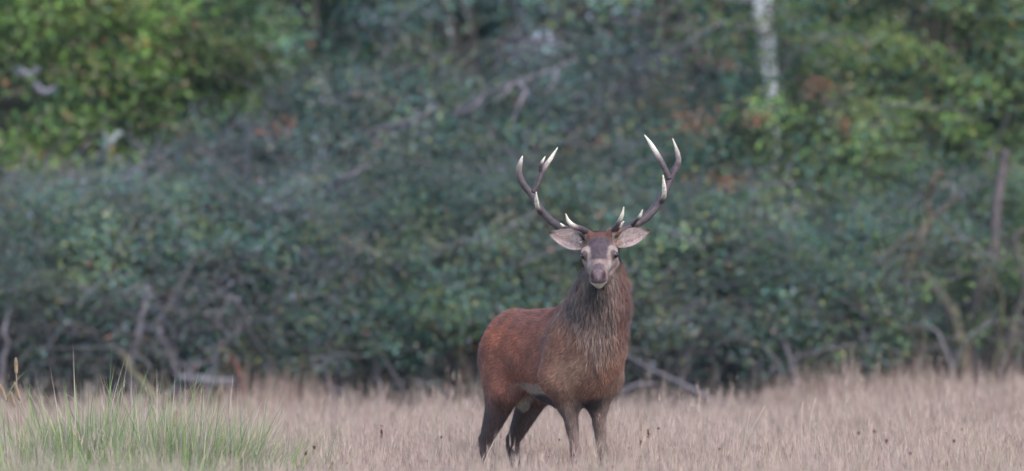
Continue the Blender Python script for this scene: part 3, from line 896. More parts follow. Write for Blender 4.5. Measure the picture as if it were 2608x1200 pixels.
class Field:
    def __init__(self, lo, hi, h):
        self.lo, self.h = np.array(lo, float), h
        self.n = np.ceil((np.array(hi) - self.lo) / h).astype(int) + 1
        self.f = np.full(self.n, .3, np.float32)
        self.ax = [self.lo[i] + np.arange(self.n[i]) * h for i in range(3)]

    def cone(self, a, b, ra, rb, k=.03, sq=None, sub=False):
        """capsule with radii ra..rb; sq = (axis, factor): factor > 1 flattens along the axis"""
        a, b = np.asarray(a, float), np.asarray(b, float)
        m = max(ra, rb) * (1 if sq is None else max(1, 1 / sq[1])) + k + .03
        lo = np.minimum(a, b) - m; hi = np.maximum(a, b) + m
        i0 = np.clip(((lo - self.lo) / self.h).astype(int), 0, self.n - 1)
        i1 = np.clip(((hi - self.lo) / self.h).astype(int) + 2, 1, self.n)
        X = self.ax[0][i0[0]:i1[0], None, None] - a[0]
        Y = self.ax[1][None, i0[1]:i1[1], None] - a[1]
        Z = self.ax[2][None, None, i0[2]:i1[2]] - a[2]
        d = b - a
        if sq is not None:
            s, fct = sq
            pr = X * s[0] + Y * s[1] + Z * s[2]
            X = X + pr * s[0] * (fct - 1); Y = Y + pr * s[1] * (fct - 1); Z = Z + pr * s[2] * (fct - 1)
            dp = d @ s
            d = d + s * dp * (fct - 1)
        L2 = max(d @ d, 1e-9)
        t = np.clip((X * d[0] + Y * d[1] + Z * d[2]) / L2, 0, 1)
        D_ = np.sqrt((X - t * d[0]) ** 2 + (Y - t * d[1]) ** 2 + (Z - t * d[2]) ** 2) - (ra + (rb - ra) * t)
        sl = tuple(slice(i0[i], i1[i]) for i in range(3))
        F = self.f[sl]
        if sub:
            hh = np.maximum(k - np.abs(F + D_), 0) / k
            self.f[sl] = np.maximum(F, -D_) + hh * hh * k / 4
        else:
            hh = np.maximum(k - np.abs(F - D_), 0) / k
            self.f[sl] = np.minimum(F, D_) - hh * hh * k / 4

    def surface(self):
        f, n = self.f, self.n
        s = f < 0
        acc = np.zeros(n - 1, np.int8)
        for dx in (0, 1):
            for dy in (0, 1):
                for dz in (0, 1):
                    acc += s[dx:n[0] - 1 + dx, dy:n[1] - 1 + dy, dz:n[2] - 1 + dz]
        mixed = (acc > 0) & (acc < 8)
        idx = np.full(n - 1, -1, np.int32)
        c = np.argwhere(mixed); idx[mixed] = np.arange(len(c))
        pos = np.zeros((len(c), 3)); cnt = np.zeros(len(c))
        corners = [(0, 0, 0), (1, 0, 0), (0, 1, 0), (1, 1, 0), (0, 0, 1), (1, 0, 1), (0, 1, 1), (1, 1, 1)]
        for i, p in enumerate(corners):
            for j in range(i + 1, 8):
                r = corners[j]
                if sum(abs(p[k] - r[k]) for k in range(3)) != 1: continue
                f0 = f[c[:, 0] + p[0], c[:, 1] + p[1], c[:, 2] + p[2]]
                f1 = f[c[:, 0] + r[0], c[:, 1] + r[1], c[:, 2] + r[2]]
                m = (f0 < 0) != (f1 < 0)
                t = np.where(m, f0 / np.where(m, f0 - f1, 1), 0)[:, None]
                e = np.array(p) + t * (np.array(r) - np.array(p))
                pos += e * m[:, None]; cnt += m
        V = self.lo + (c + pos / cnt[:, None]) * self.h
        Q = []
        for ax in range(3):
            sl0 = [slice(None)] * 3; sl1 = [slice(None)] * 3
            sl0[ax] = slice(0, -1); sl1[ax] = slice(1, None)
            e = np.argwhere(s[tuple(sl0)] != s[tuple(sl1)])
            u, v = (ax + 1) % 3, (ax + 2) % 3
            e = e[(e[:, u] > 0) & (e[:, v] > 0) & (e[:, u] < n[u] - 1) & (e[:, v] < n[v] - 1)]
            ins = s[e[:, 0], e[:, 1], e[:, 2]]
            def g_(du, dv):
                o = e.copy(); o[:, u] += du; o[:, v] += dv
                return idx[o[:, 0], o[:, 1], o[:, 2]]
            qd = np.stack([g_(-1, -1), g_(0, -1), g_(0, 0), g_(-1, 0)], 1)
            qd[~ins] = qd[~ins][:, ::-1]
            Q.append(qd)
        return V, np.concatenate(Q)


# head frame
HP0 = P(1528, 604, -.16)               # poll
HP1 = P(1522, 689, -.52)               # nose tip
HF = norm(HP1 - HP0)
HR = norm(np.cross(HF, [0, 0, 1]) * -1)   # towards image right
if HR[0] < 0: HR = -HR
HU = norm(np.cross(HR, HF)); HU = HU if HU[2] > 0 else -HU
_r = math.radians(2.0)                 # slight roll of the head
HR, HU = HR * math.cos(_r) + HU * math.sin(_r), HU * math.cos(_r) - HR * math.sin(_r)


def H(a, b, c): return HP0 + HF * a + HR * b + HU * c


sq = lambda f: (LV, f)
F = Field((-.42, -.66, -.01), (.80, 1.02, 1.68), .0065)
# torso
F.cone(B(.0, 0, .912), B(-.45, 0, .932), .242, .212, .04, sq(1.32))
F.cone(B(.02, 0, 1.00), B(-.30, 0, .99), .185, .17, .05, sq(1.1))
F.cone(B(.105, 0, .93), B(.0, 0, .875), .186, .205, .06, sq(1.02))
F.cone(B(-.45, 0, .945), B(-.70, 0, .965), .200, .185, .06, sq(1.12))
F.cone(B(-.70, 0, .965), B(-.80, 0, .92), .185, .125, .05, sq(1.1))
F.cone(B(-.30, 0, 1.10), B(-.72, 0, 1.09), .05, .05, .06)
# brisket
F.cone(B(.12, 0, .81), B(.02, 0, .73), .095, .065, .05)
# front legs
for sd, fx, fl in ((-1, .068, .065), (1, .095, .07)):
    F.cone(B(.06, sd * .140, 1.02), B(-.0, sd * .135, .82), .085, .108, .035)
    F.cone(B(.10, sd * .10, .86), B(.04, sd * .125, .80), .085, .09, .03)
    F.cone(B(-.0, sd * .132, .80), B(.0, sd * (fx + .012), .66), .095, .062, .05)
    F.cone(B(.0, sd * (fx + .010), .68), B(fl - .01, sd * fx, .42), .050, .023, .03)
    F.cone(B(fl - .01, sd * fx, .42), B(fl, sd * fx, .375), .030, .029, .02)
    F.cone(B(fl, sd * fx, .38), B(fl - .01, sd * fx, .13), .027, .022, .02)
    F.cone(B(fl - .012, sd * fx, .13), B(fl, sd * fx, .115), .029, .028, .02)
    F.cone(B(fl, sd * fx, .11), B(fl + .045, sd * fx, .05), .025, .028, .02)
# hind legs
for sd, sx, lh, ls in ((-1, .088, -.89, .0), (1, .112, -.93, .0)):
    F.cone(B(-.69, sd * .075, .93), B(-.62, sd * .105, .73), .142, .088, .05)
    F.cone(B(-.79, sd * .070, .88), B(-.76, sd * .09, .70), .10, .066, .05)
    F.cone(B(-.64, sd * sx, .74), B(lh + .01, sd * sx, .44), .086, .032, .04)
    F.cone(B(-.76, sd * sx, .72), B(lh - .015, sd * sx, .46), .050, .018, .03)
    F.cone(B(lh - .02, sd * sx, .45), B(lh, sd * sx, .40), .027, .032, .02)
    F.cone(B(lh, sd * sx, .42), B(lh + .05, sd * sx, .14), .031, .024, .02)
    F.cone(B(lh + .05, sd * sx, .14), B(lh + .055, sd * sx, .12), .031, .030, .02)
    F.cone(B(lh + .055, sd * sx, .115), B(lh + .10, sd * sx, .05), .026, .029, .02)
# scrotum and sheath
F.cone(B(-.60, -.01, .69), B(-.60, -.01, .645), .040, .034, .03)
F.cone(B(-.44, 0, .72), B(-.16, 0, .685), .04, .066, .05)
# tail
F.cone(B(-.90, 0, .99), B(-.945, 0, .88), .026, .018, .03)
# neck
n0 = B(.03, 0, 1.0); n1 = P(1527, 775, -.06); n2 = P(1536, 712, -.10); n3 = P(1533, 655, -.10)
F.cone(n0, n1, .190, .150, .07)
F.cone(n1, n2, .150, .118, .05)
F.cone(n2, n3, .118, .088, .05)
F.cone(P(1522, 860, -.14), P(1530, 765, -.20), .135, .115, .08)
F.cone(P(1530, 765, -.20), P(1530, 712, -.22), .11, .075, .06)
F.cone(B(-.16, 0, 1.09), P(1522, 730, .0), .07, .085, .08)
# head
F.cone(H(.02, 0, -.055), H(.11, 0, -.055), .070, .070, .03)
F.cone(H(.10, -.03, -.045), H(.10, .03, -.045), .052, .052, .03)
F.cone(H(.14, -.045, -.045), H(.14, .045, -.045), .040, .040, .03)
F.cone(H(.15, 0, -.060), H(.30, 0, -.062), .058, .040, .03)
F.cone(H(.30, 0, -.060), H(.366, 0, -.062), .040, .034, .02)
F.cone(H(.360, -.019, -.057), H(.360, .019, -.057), .023, .023, .025)
F.cone(H(.355, -.024, -.080), H(.355, .024, -.080), .024, .024, .02)
F.cone(H(.08, -.035, -.095), H(.08, .035, -.095), .055, .055, .04)
F.cone(H(.10, 0, -.115), H(.345, 0, -.108), .060, .027, .025)
F.cone(H(.02, 0, -.10), H(.12, 0, -.10), .075, .06, .04)
for sd in (-1, 1):
    F.cone(H(.130, sd * .075, -.022), H(.152, sd * .075, -.027), .026, .022, .018)      # orbit
    F.cone(H(.21, sd * .036, -.070), H(.11, sd * .055, -.085), .026, .036, .02)         # cheek
    F.cone(H(.055, sd * .042, -.01), H(.035, sd * .060, .035), .030, .026, .015)        # pedicle
    F.cone(H(.402, sd * .024, -.045), H(.385, sd * .036, -.038), .0085, .007, .005, sub=True)  # nostril
    F.cone(H(.03, sd * .075, -.035), H(.02, sd * .105, -.025), .030, .024, .02)         # ear root
F.cone(H(.05, 0, .0), H(.01, 0, -.01), .045, .05, .03)
# mouth line
F.cone(H(.402, -.036, -.093), H(.402, .036, -.093), .006, .006, .004, sub=True)
V, Q = F.surface()
# a little smoothing
for _ in range(2):
    s_ = np.zeros_like(V); c_ = np.zeros(len(V))
    for k in range(4):
        np.add.at(s_, Q[:, k], V[Q[:, (k + 1) % 4]] + V[Q[:, (k + 3) % 4]]); np.add.at(c_, Q[:, k], 2)
    V = V * .5 + s_ / c_[:, None] * .5


def vnormals(V, Q):
    fn = np.cross(V[Q[:, 2]] - V[Q[:, 0]], V[Q[:, 3]] - V[Q[:, 1]])
    nn = np.zeros_like(V)
    for k in range(4): np.add.at(nn, Q[:, k], fn)
    return norm(nn)


VN = vnormals(V, Q)
RUST = np.array([.205, .078, .050]); GREYB = np.array([.140, .100, .085]); DARKB = np.array([.060, .042, .040])
LEG = np.array([.095, .060, .052]); PALEB = np.array([.36, .29, .25]); MANE = np.array([.140, .092, .074])


def vnoise(p, s, seed):
    r = np.random.default_rng(seed); o = np.zeros(len(p))
    for i in range(5):
        w = r.normal(0, s, 3) * (1.35 ** i)
        o += np.sin(p @ w + r.uniform(0, 6)) * .3
    return o


def mixc(c, d, m): return c * (1 - m[:, None]) + np.asarray(d) * m[:, None]


def coat_colour(p, nrm):
    r = p - ORG; l = r @ DV; s = r @ LV; z = p[:, 2]
    hr = p - HP0; a = hr @ HF; b = hr @ HR; c = hr @ HU
    col = np.tile(RUST, (len(p), 1)) * (1 + .20 * vnoise(p, 16, 1) + .16 * vnoise(p, 45, 2))[:, None]
    col = mixc(col, RUST * np.array([.75, .95, 1.15]), smooth(z, 1.02, 1.16) * smooth(-l, 0, .2) * .6)
    col = mixc(col, np.array([.28, .090, .045]), smooth(vnoise(p, 8, 4), .1, .7) * .55 * smooth(-l, .1, .3))
    col = mixc(col, np.array([.195, .098, .066]), smooth(l, -.12, .08) * .85)
    col = mixc(col, np.array([.28, .17, .115]), smooth(vnoise(p, 9, 6), -.3, .6) * smooth(l, .02, .14) * smooth(z, 1.0, .9) * .6)
    col = mixc(col, np.array([.10, .062, .05]), smooth(np.abs(r @ np.array([1, 0, 0]) - .075 + .02 * np.sin(z * 30)), .03, .0) * smooth(l, .08, .2) * smooth(z, .7, .8) * .5)         # shoulder and chest browner; shade of the chest groove painted as a dark line
    col = mixc(col, np.array([.16, .10, .08]), smooth(-l, .72, .92) * smooth(-z, -.98, -.75) * .8)   # thigh grey-brown
    # lower belly edge pale, under-belly dark
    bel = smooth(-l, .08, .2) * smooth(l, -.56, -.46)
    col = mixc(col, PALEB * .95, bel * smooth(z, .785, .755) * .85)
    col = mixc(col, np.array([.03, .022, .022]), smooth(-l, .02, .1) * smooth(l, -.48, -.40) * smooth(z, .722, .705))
    # legs
    col = mixc(col, LEG, smooth(z, .74, .58) * .95)
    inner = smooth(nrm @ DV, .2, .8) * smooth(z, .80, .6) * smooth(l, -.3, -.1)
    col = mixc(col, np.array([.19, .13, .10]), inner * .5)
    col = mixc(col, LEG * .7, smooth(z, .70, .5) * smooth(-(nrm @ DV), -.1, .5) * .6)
    # pale pouch between the hind legs
    d = np.linalg.norm(p - B(-.60, -.01, .655), axis=1)
    col = mixc(col, np.array([.22, .17, .125]), smooth(d, .070, .045) * (z < .71))
    # dark hair plus painted shade under the chest, between the front legs
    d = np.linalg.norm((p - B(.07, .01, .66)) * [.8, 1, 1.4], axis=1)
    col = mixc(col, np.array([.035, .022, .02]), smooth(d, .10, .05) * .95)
    # neck and mane
    nk = smooth(z, 1.06, 1.22) * smooth(l, -.10, .02)
    cx = p[:, 0] - P(1520, 0, -.1)[0]
    vmane = smooth(z - np.minimum(1.15 * np.abs(cx), .2) + .05 * vnoise(p, 22, 21), .90, 1.02) * smooth(-(p[:, 1]), .06, .18) * smooth(cx, .17, .10)
    col = mixc(col, MANE, np.maximum(nk * .45, vmane * .92))
    streak = vnoise(p * [60, 60, 5], 1.0, 9)
    col = col * (1 + (.38 * streak * np.maximum(nk, vmane)))[:, None].clip(.45, 1.7)
    # head
    hd = smooth(a, -.05, .0) * (c > -.16) * (a < .45) * (z > 1.28) * smooth(-p[:, 1], .13, .17)
    hc = np.tile(np.array([.25, .175, .148]), (len(p), 1))
    hc = mixc(hc, np.array([.115, .052, .040]), smooth(a, .095, .06) * (np.abs(b) < .07))             # reddish poll
    wf = np.interp(a, [.05, .10, .16, .20, .235], [.060, .064, .048, .040, .026])
    fore = smooth(a, .060, .085) * smooth(a, .245, .225) * smooth(np.abs(b), wf + .006, wf - .008) * smooth(c, -.05, -.03)
    hc = mixc(hc, np.array([.070, .052, .060]), fore * .95)
    # darker drop below the inner eye corners
    for sd in (-1, 1):
        d = np.hypot((a - .205), (b - sd * .037)); hc = mixc(hc, np.array([.085, .06, .065]), smooth(d, .024, .010) * .8)
        d = np.hypot((a - .155) * .7, (b - sd * .077)); hc = mixc(hc, np.array([.33, .26, .235]), smooth(d, .038, .022) * .6 * smooth(c, -.075, -.055))
        d = np.hypot((a - .172) * 1.0, (b - sd * .082)); hc = mixc(hc, np.array([.06, .04, .04]), smooth(d, .024, .016) * .8 * smooth(c, -.066, -.052))
    hc = mixc(hc, np.array([.40, .33, .30]), smooth(np.abs(b), .036, .052) * smooth(a, .19, .22) * smooth(a, .36, .34) * .6)      # pale muzzle sides
    hc = mixc(hc, np.array([.085, .062, .072]), smooth(a, .265, .30) * smooth(a, .365, .335) * smooth(np.abs(b), .044, .018) * (c > -.06) * .85)
    hc = mixc(hc, np.array([.125, .088, .092]), smooth(a, .325, .375) * smooth(c, -.094, -.080) * smooth(np.abs(b), .055, .030))
    hc = mixc(hc, np.array([.20, .14, .15]), smooth(a, .36, .38) * smooth(np.abs(b), .012, .004) * smooth(c, -.085, -.07) * .6)
    for sd in (-1, 1):
        d = np.hypot(b - sd * .031, (c + .044) * .7); hc = mixc(hc, np.array([.060, .030, .032]), smooth(d, .015, .007) * (a > .33))
    hc = mixc(hc, np.array([.60, .54, .46]), smooth(a, .31, .34) * smooth(c, -.080, -.088) * smooth(c, -.132, -.124) * .9)   # chin
    hc = mixc(hc, np.array([.14, .10, .07]), smooth(c, -.126, -.136) * .85)
    hc = hc * (1 + .12 * vnoise(p, 60, 12))[:, None]
    return np.clip(col * (1 - hd[:, None]) + hc * hd[:, None], .01, .9)


STAG = empty('stag', tuple(ORG), 'red deer stag with wide ivory-tipped antlers standing in dry grass, facing the camera', 'deer')
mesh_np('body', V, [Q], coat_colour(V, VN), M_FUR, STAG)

# hair: sampled on the body surface
tri = np.concatenate([Q[:, [0, 1, 2]], Q[:, [0, 2, 3]]])
area = np.linalg.norm(np.cross(V[tri[:, 1]] - V[tri[:, 0]], V[tri[:, 2]] - V[tri[:, 0]]), axis=1)


def sample(n, wfun, rng):
    cen = V[tri].mean(1)
    w = area * wfun(cen)
    k = rng.choice(len(tri), n, p=w / w.sum())
    u = rng.random((n, 2)); fl = u.sum(1) > 1; u[fl] = 1 - u[fl]
    A, B_, C_ = V[tri[k, 0]], V[tri[k, 1]], V[tri[k, 2]]
    p = A + (B_ - A) * u[:, :1] + (C_ - A) * u[:, 1:]
    return p, norm(VN[tri[k, 0]] + VN[tri[k, 1]] + VN[tri[k, 2]])


def is_head(p):
    hr = p - HP0
    return ((hr @ HF) > .02) & ((hr @ HU) > -.13) & (p[:, 2] > 1.25) & (p[:, 1] < -.12)


rng = np.random.default_rng(5)
# short coat
n = 70000
p, nn = sample(n, lambda c: np.where(is_head(c), .35, 1.0) * (c[:, 2] > .15), rng)
r = p - ORG; l = r @ DV
flow = -DV * .8 + np.array([0, 0, -.55]) + rng.normal(0, .18, (n, 3))
flow = np.where((p[:, 2] < .7)[:, None], np.array([0, 0, -1.]) + rng.normal(0, .15, (n, 3)), flow)
flow = np.where(((p[:, 2] > 1.05) & (l > -.1))[:, None], np.array([0, 0, -1.]) + rng.normal(0, .2, (n, 3)), flow)
hd = is_head(p)
flow = np.where(hd[:, None], -HF + rng.normal(0, .15, (n, 3)), flow)
flow = norm(flow - nn * np.sum(flow * nn, 1, keepdims=True))
Lh = np.where(hd, .007, rng.uniform(.014, .030, n))
e = p + (flow + nn * rng.uniform(.15, .5, (n, 1))) * Lh[:, None]
w = norm(np.cross(flow, nn)) * .0013
cl = np.exp(.28 * vnoise(p * [1, 1, .5], 95, 31))[:, None]
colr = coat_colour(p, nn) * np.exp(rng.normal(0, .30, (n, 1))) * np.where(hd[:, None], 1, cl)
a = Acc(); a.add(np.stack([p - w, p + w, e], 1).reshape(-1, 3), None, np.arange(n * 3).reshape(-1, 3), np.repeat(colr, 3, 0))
o = a.build('coat', M_HAIR, STAG, shade=False); o['kind'] = 'stuff'
# long mane hair on the neck and throat
n = 13000
def wm(c):
    rr = c - ORG; l = rr @ DV
    cx = c[:, 0] - P(1525, 0, -.1)[0]
    return (~is_head(c)) * smooth(c[:, 2] - np.minimum(1.0 * np.abs(cx), .2), .84, .98) * smooth(l, -.06, .06) * (c[:, 2] < 1.52) * np.where(c[:, 1] < -.1, 1.6, .7)
p, nn = sample(n, wm, rng)
clump = rng.normal(0, 1, (400, 3)) * .05
flow = np.array([0, 0, -1.]) + rng.normal(0, .10, (n, 3)) + clump[(np.abs(np.floor(p[:, 0] * 70)) * 31 + np.abs(np.floor(p[:, 2] * 22)) * 17).astype(int) % 400] * 3
flow = norm(flow - nn * np.sum(flow * nn, 1, keepdims=True) * .8)
Lh = rng.uniform(.030, .078, n) * np.where(p[:, 2] > 1.35, .5, 1)
lift = rng.uniform(.8, 3.0, (n, 1))
m_ = p + (flow * .55 + nn * .16 * lift) * Lh[:, None]
e = p + (flow * 1.0 + nn * .15 * lift) * Lh[:, None]
w = norm(np.cross(flow, nn)) * .0015
kk = rng.random((n, 1)) + .25 * vnoise(p * [1, 1, .25], 70, 33)[:, None]
colr = coat_colour(p, nn) * .6 + np.where(kk < .45, np.array([.045, .032, .030]), np.where(kk < .78, np.array([.135, .088, .068]), np.array([.27, .20, .155]))) * .6
cxh = (p[:, 0] - P(1520, 0, -.1)[0])
colr = mixc(colr, np.array([.175, .082, .060]), smooth(cxh + .02 * vnoise(p, 40, 5), .075, .125) * smooth(p[:, 2], 1.48, 1.38) * .8)
dch = np.linalg.norm((p - P(1520, 745, -.32)) * [1, .5, .8], axis=1)
colr = mixc(colr, np.array([.035, .025, .020]), smooth(dch, .085, .04) * .75)
colr = colr * rng.uniform(.8, 1.2, (n, 1))
tipc = colr * np.where(kk > .7, 1.3, 1)
Vh = np.stack([p - w, p + w, m_ - w * .8, m_ + w * .8, e], 1).reshape(-1, 3)
bb = np.arange(n)[:, None] * 5
a = Acc(); a.add(Vh, np.concatenate([bb, bb + 1, bb + 3, bb + 2], 1), np.concatenate([bb + 2, bb + 3, bb + 4], 1), np.stack([colr, colr, colr, colr, tipc], 1).reshape(-1, 3))
o = a.build('mane', M_HAIR, STAG, shade=False); o['kind'] = 'stuff'


def ball(acc, c, r, col, n=10, m=14, ax=None):
    u = np.linspace(0, math.pi, n); v = np.linspace(0, 2 * math.pi, m, endpoint=False)
    W = np.stack([np.outer(np.sin(u), np.cos(v)), np.outer(np.sin(u), np.sin(v)), np.outer(np.cos(u), np.ones(m))], -1).reshape(-1, 3) * r
    Qd = [[i * m + j, (i + 1) * m + j, (i + 1) * m + (j + 1) % m, i * m + (j + 1) % m] for i in range(n - 1) for j in range(m)]
    acc.add(np.asarray(c) + W, Qd, None, col)


for sd in (-1, 1):
    a = Acc(); ball(a, H(.155, sd * .0840, -.033), .0190, np.array([.012, .008, .008])); a.build('eye', M_EYE, STAG)

# nose pad, separate for its wet skin
# ears
def ear(root_p, tip_p, wid, facing, low, seed):
    rng = np.random.default_rng(seed)
    ax = tip_p - root_p; L = np.linalg.norm(ax); ax = ax / L
    fn = norm(np.asarray(facing) - ax * (np.asarray(facing) @ ax))
    sd = np.cross(ax, fn)
    nu, nv = 18, 13
    t = np.linspace(0, 1, nu)[:, None]; v = np.linspace(-1, 1, nv)[None]
    wt = wid * .5 * np.interp(t, [0, .12, .3, .48, .66, .82, .93, 1], [.38, .70, .96, 1, .80, .50, .24, .03])
    cup = .034 * (1 - t * .6)
    cen = root_p + ax * (t * L)[..., None]
    vs = v * np.where(v * low < 0, .72, 1.22)
    inner = cen + sd * (vs * wt)[..., None] + fn * ((v ** 2 - .4) * cup)[..., None]
    outer = inner - fn * (.007 * (1 - v ** 4) + .002)[..., None]
    V1 = inner.reshape(-1, 3); V2 = outer.reshape(-1, 3)
    tt = np.broadcast_to(t, (nu, nv)).ravel(); vv = np.broadcast_to(v, (nu, nv)).ravel()
    pale = np.array([.47, .37, .345]); pinkd = np.array([.24, .12, .105]); rim = np.array([.11, .068, .055])
    c1 = np.tile(pale, (len(V1), 1))
    st = np.exp(-((vv - .12) / .22) ** 2) * smooth(tt, .2, .4) * smooth(tt, .95, .7)
    c1 = mixc(c1, pinkd, st * .75)
    c1 = mixc(c1, pinkd, np.exp(-((vv + .45) / .14) ** 2) * smooth(tt, .3, .5) * smooth(tt, .85, .7) * .45)
    c1 = mixc(c1, rim, smooth(np.abs(vv), .76, .97) * .75)
    c1 = mixc(c1, rim * .8, smooth(tt, .75, 1.0) * .7)
    c1 = c1 * rng.uniform(.9, 1.1, (len(V1), 1))
    c1 = mixc(c1, rim, smooth(tt, .30, .05) * .5)  # shadow at the ear base painted in, using the rim colour
    c2 = np.tile(np.array([.20, .115, .08]), (len(V2), 1))
    i, j = np.meshgrid(np.arange(nu - 1), np.arange(nv - 1), indexing='ij'); k = (i * nv + j).ravel()
    Q1 = np.stack([k, k + 1, k + nv + 1, k + nv], 1)
    a = Acc(); a.add(np.vstack([V1, V2]), np.vstack([Q1, Q1[:, ::-1] + nu * nv]), None, np.vstack([c1, c2]))
    # rim faces
    n0_ = nu * nv; rq = []
    for i in range(nu - 1):
        rq.append([i * nv, (i + 1) * nv, n0_ + (i + 1) * nv, n0_ + i * nv]); rq.append([i * nv + nv - 1, n0_ + i * nv + nv - 1, n0_ + (i + 1) * nv + nv - 1, (i + 1) * nv + nv - 1])
    a.Q.append(np.array(rq)); ear_o = a.build('ear', M_FUR, STAG)
    # pale hair inside
    n = 260; ti = rng.integers(1, nu - 3, n); vi = rng.integers(1, nv - 1, n)
    pp = inner[ti, vi] + fn * .002
    dr = norm(ax * .8 + sd * (-np.sign(vi - nv / 2))[:, None] * .45 + fn * .35 + rng.normal(0, .55, (n, 3)))
    e = pp + dr * rng.uniform(.015, .035, (n, 1)); w = norm(np.cross(dr, fn)) * .0011
    h = Acc(); h.add(np.stack([pp - w, pp + w, e], 1).reshape(-1, 3), None, np.arange(n * 3).reshape(-1, 3), np.repeat(pale * rng.uniform(.7, 1.1, (n, 1)), 3, 0))
    ho = h.build('ear_hair', M_HAIR, STAG, shade=False)
    wm_ = ho.matrix_basis.copy(); ho.parent = ear_o; ho['kind'] = 'stuff'


ear(P(1482, 630, -.20), P(1397, 594, -.19), .112, (-.18, -1, .10), 1, 1)
ear(P(1572, 626, -.20), P(1656, 588, -.17), .100, (.25, -1, .15), -1, 2)

# antlers: beam, with each tine a mesh of its own
AS, AX, AY_ = 1 / 2.694, 1280, 320
def A(u, v, Y): return P(AX + u * AS, AY_ + v * AS, Y)


HORN = np.array([.055, .038, .038]); IVORY = np.array([.82, .71, .58]); MIDH = np.array([.17, .125, .125])


def antler_tube(name, pts, rads, parent, ivory=0.0, seed=0, n=26, base_warm=False, col=HORN, tipcol=IVORY):
    rng = np.random.default_rng(seed)
    path = spline(pts, n); t = np.linspace(0, 1, n)
    rr = np.interp(t, np.linspace(0, 1, len(rads)), rads) * 1.22
    c = np.tile(col, (n, 1)) * rng.uniform(.8, 1.25, (n, 1))
    if ivory > 0:
        c = mixc(c, MIDH * 1.3, smooth(t, 1 - ivory - .22, 1 - ivory + .02) * .7)
        c = mixc(c, tipcol, smooth(t, 1 - ivory - .10, 1 - ivory + .22))
    if base_warm: c = mixc(c, np.array([.26, .11, .06]), smooth(t, .12, .0))
    a = Acc(); tube(a, path, rr, 10, c)
    # rounded tip and knobbly surface
    o_ = rng.normal(0, 1, (len(a.V[0]), 1)) * .035
    ctr = np.repeat(path, 10, 0)
    a.V[0] = ctr + (a.V[0] - ctr) * (1 + o_)
    ob = a.build(name, M_ANTLER, parent if parent is not None else STAG)
    return ob


def on(parent, ob_args, **kw):
    """a tine: child of the antler, which itself sits at the stag's origin"""
    ob = antler_tube('tine', *ob_args, parent, **kw)
    return ob


def make_antler(beam, beam_r, tines, seed):
    ant = antler_tube('antler', beam, beam_r, None, ivory=kwiv(seed), seed=seed, n=44, base_warm=True)
    ant['_o'] = [float(v) for v in ORG]
    for k, (pts, rads, iv) in enumerate(tines):
        antler_tube('tine', pts, rads, ant, ivory=iv, seed=seed * 10 + k, n=20)
    # coronet: knobbly ring at the base
    a = Acc(); rng = np.random.default_rng(seed)
    b0, b1 = np.array(beam[0]), np.array(beam[1]); d = norm(b1 - b0)
    c0 = b0 + d * .012
    for k in range(11):
        th = k / 11 * 2 * math.pi
        s = norm(np.cross(d, [0, 1, 0])); u = np.cross(d, s)
        ball(a, c0 + (s * math.cos(th) + u * math.sin(th)) * .022, rng.uniform(.007, .011), np.array([.20, .11, .07]) * rng.uniform(.7, 1.3), 6, 8)
    a.build('coronet', M_ANTLER, ant)
    return ant


def kwiv(seed): return .14 if seed == 1 else .13

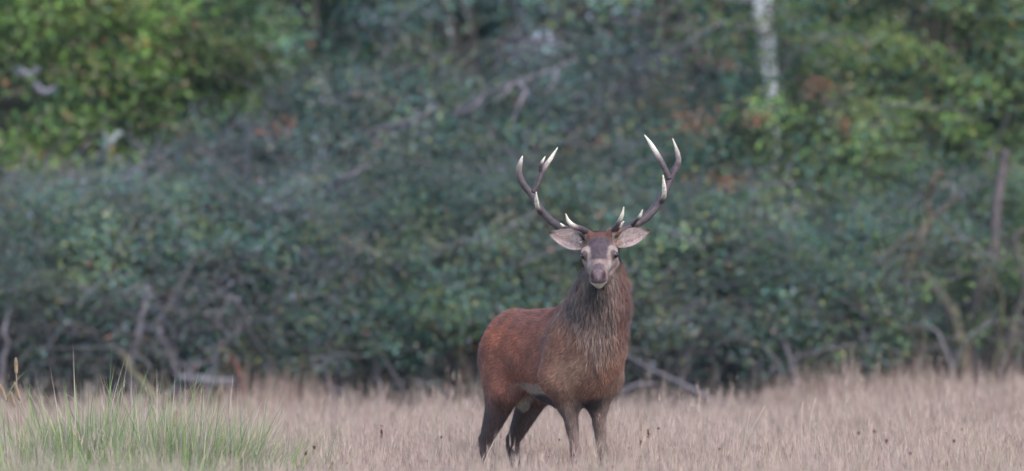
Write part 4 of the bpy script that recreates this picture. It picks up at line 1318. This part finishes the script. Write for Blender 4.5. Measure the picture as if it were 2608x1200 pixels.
# image-left antler (the stag's right)
make_antler([H(.03, -.050, .028), A(560, 755, -.17), A(480, 735, -.15), A(385, 690, -.11), A(300, 622, -.07), A(243, 548, -.03), A(200, 470, .0), A(155, 420, .01), A(120, 355, .01), A(113, 300, .0), A(124, 250, -.02), A(137, 208, -.03)],
            [.021, .0215, .0200, .0185, .0175, .0170, .0170, .0165, .0150, .0130, .0095, .0022],
            [([A(205, 462, .0), A(238, 410, .0), A(268, 330, .01), A(300, 270, .02), A(338, 215, .02), A(378, 150, .01)], [.0165, .0140, .0130, .0115, .0085, .0018], .40),
             ([A(262, 330, .012), A(260, 285, .0), A(272, 250, -.01), A(293, 211, -.01)], [.0085, .0090, .0075, .0018], .35),
             ([A(262, 600, -.06), A(240, 560, -.11), A(233, 510, -.16), A(231, 456, -.19)], [.0125, .0105, .0085, .0018], .66),
             ([A(600, 748, -.18), A(545, 712, -.24), A(490, 690, -.29), A(452, 655, -.32), A(433, 604, -.34)], [.0165, .0145, .0120, .0090, .0016], .50),
             ([A(440, 706, -.14), A(415, 690, -.18), A(397, 672, -.20)], [.0095, .0075, .003], .5)], 1)
# image-right antler (the stag's left)
make_antler([H(.03, .048, .030), A(800, 728, -.17), A(880, 695, -.15), A(960, 648, -.12), A(1030, 585, -.08), A(1085, 505, -.04), A(1125, 430, -.01), A(1158, 350, .01), A(1192, 290, .02), A(1207, 235, .01), A(1195, 170, .0), A(1167, 88, -.01)],
            [.0215, .0220, .0205, .0195, .0185, .0180, .0180, .0175, .0150, .0125, .0090, .0020],
            [([A(1145, 370, .0), A(1125, 318, .0), A(1098, 262, .01), A(1062, 200, .02), A(1018, 128, .02), A(973, 63, .0)], [.0165, .0140, .0130, .0125, .0100, .0018], .42),
             ([A(1092, 520, -.06), A(1108, 480, -.11), A(1108, 410, -.16), A(1101, 340, -.19)], [.0125, .0110, .0085, .0018], .72),
             ([A(742, 745, -.18), A(768, 705, -.24), A(798, 665, -.29), A(820, 615, -.32), A(832, 557, -.34)], [.0135, .0115, .0105, .0080, .0016], .42),
             ([A(890, 685, -.16), A(918, 650, -.20), A(944, 620, -.23), A(960, 577, -.25)], [.0110, .0090, .0075, .0018], .40),
             ([A(775, 722, -.19), A(805, 690, -.23), A(832, 658, -.25)], [.0100, .0080, .003], .55)], 2)

# hooves
for c, sd_ in ((B(.065 + .045, -.068, 0), 1), (B(.07 + .045, .095, 0), 1), (B(-.89 + .115, -.088, 0), 1), (B(-.93 + .115, .112, 0), 1)):
    a = Acc()
    for s in (-1, 1):
        b0 = c + LV * s * .016 + np.array([0, 0, .055]); b1 = c + LV * s * .016 + DV * .028 + np.array([0, 0, .012])
        tube(a, spline([b0, b1], 6), np.linspace(.018, .019, 6), 8, np.array([.03, .025, .025]))
    a.build('hoof', M_HORN, STAG)

for o in scene.objects:
    if '_o' in o: del o['_o']
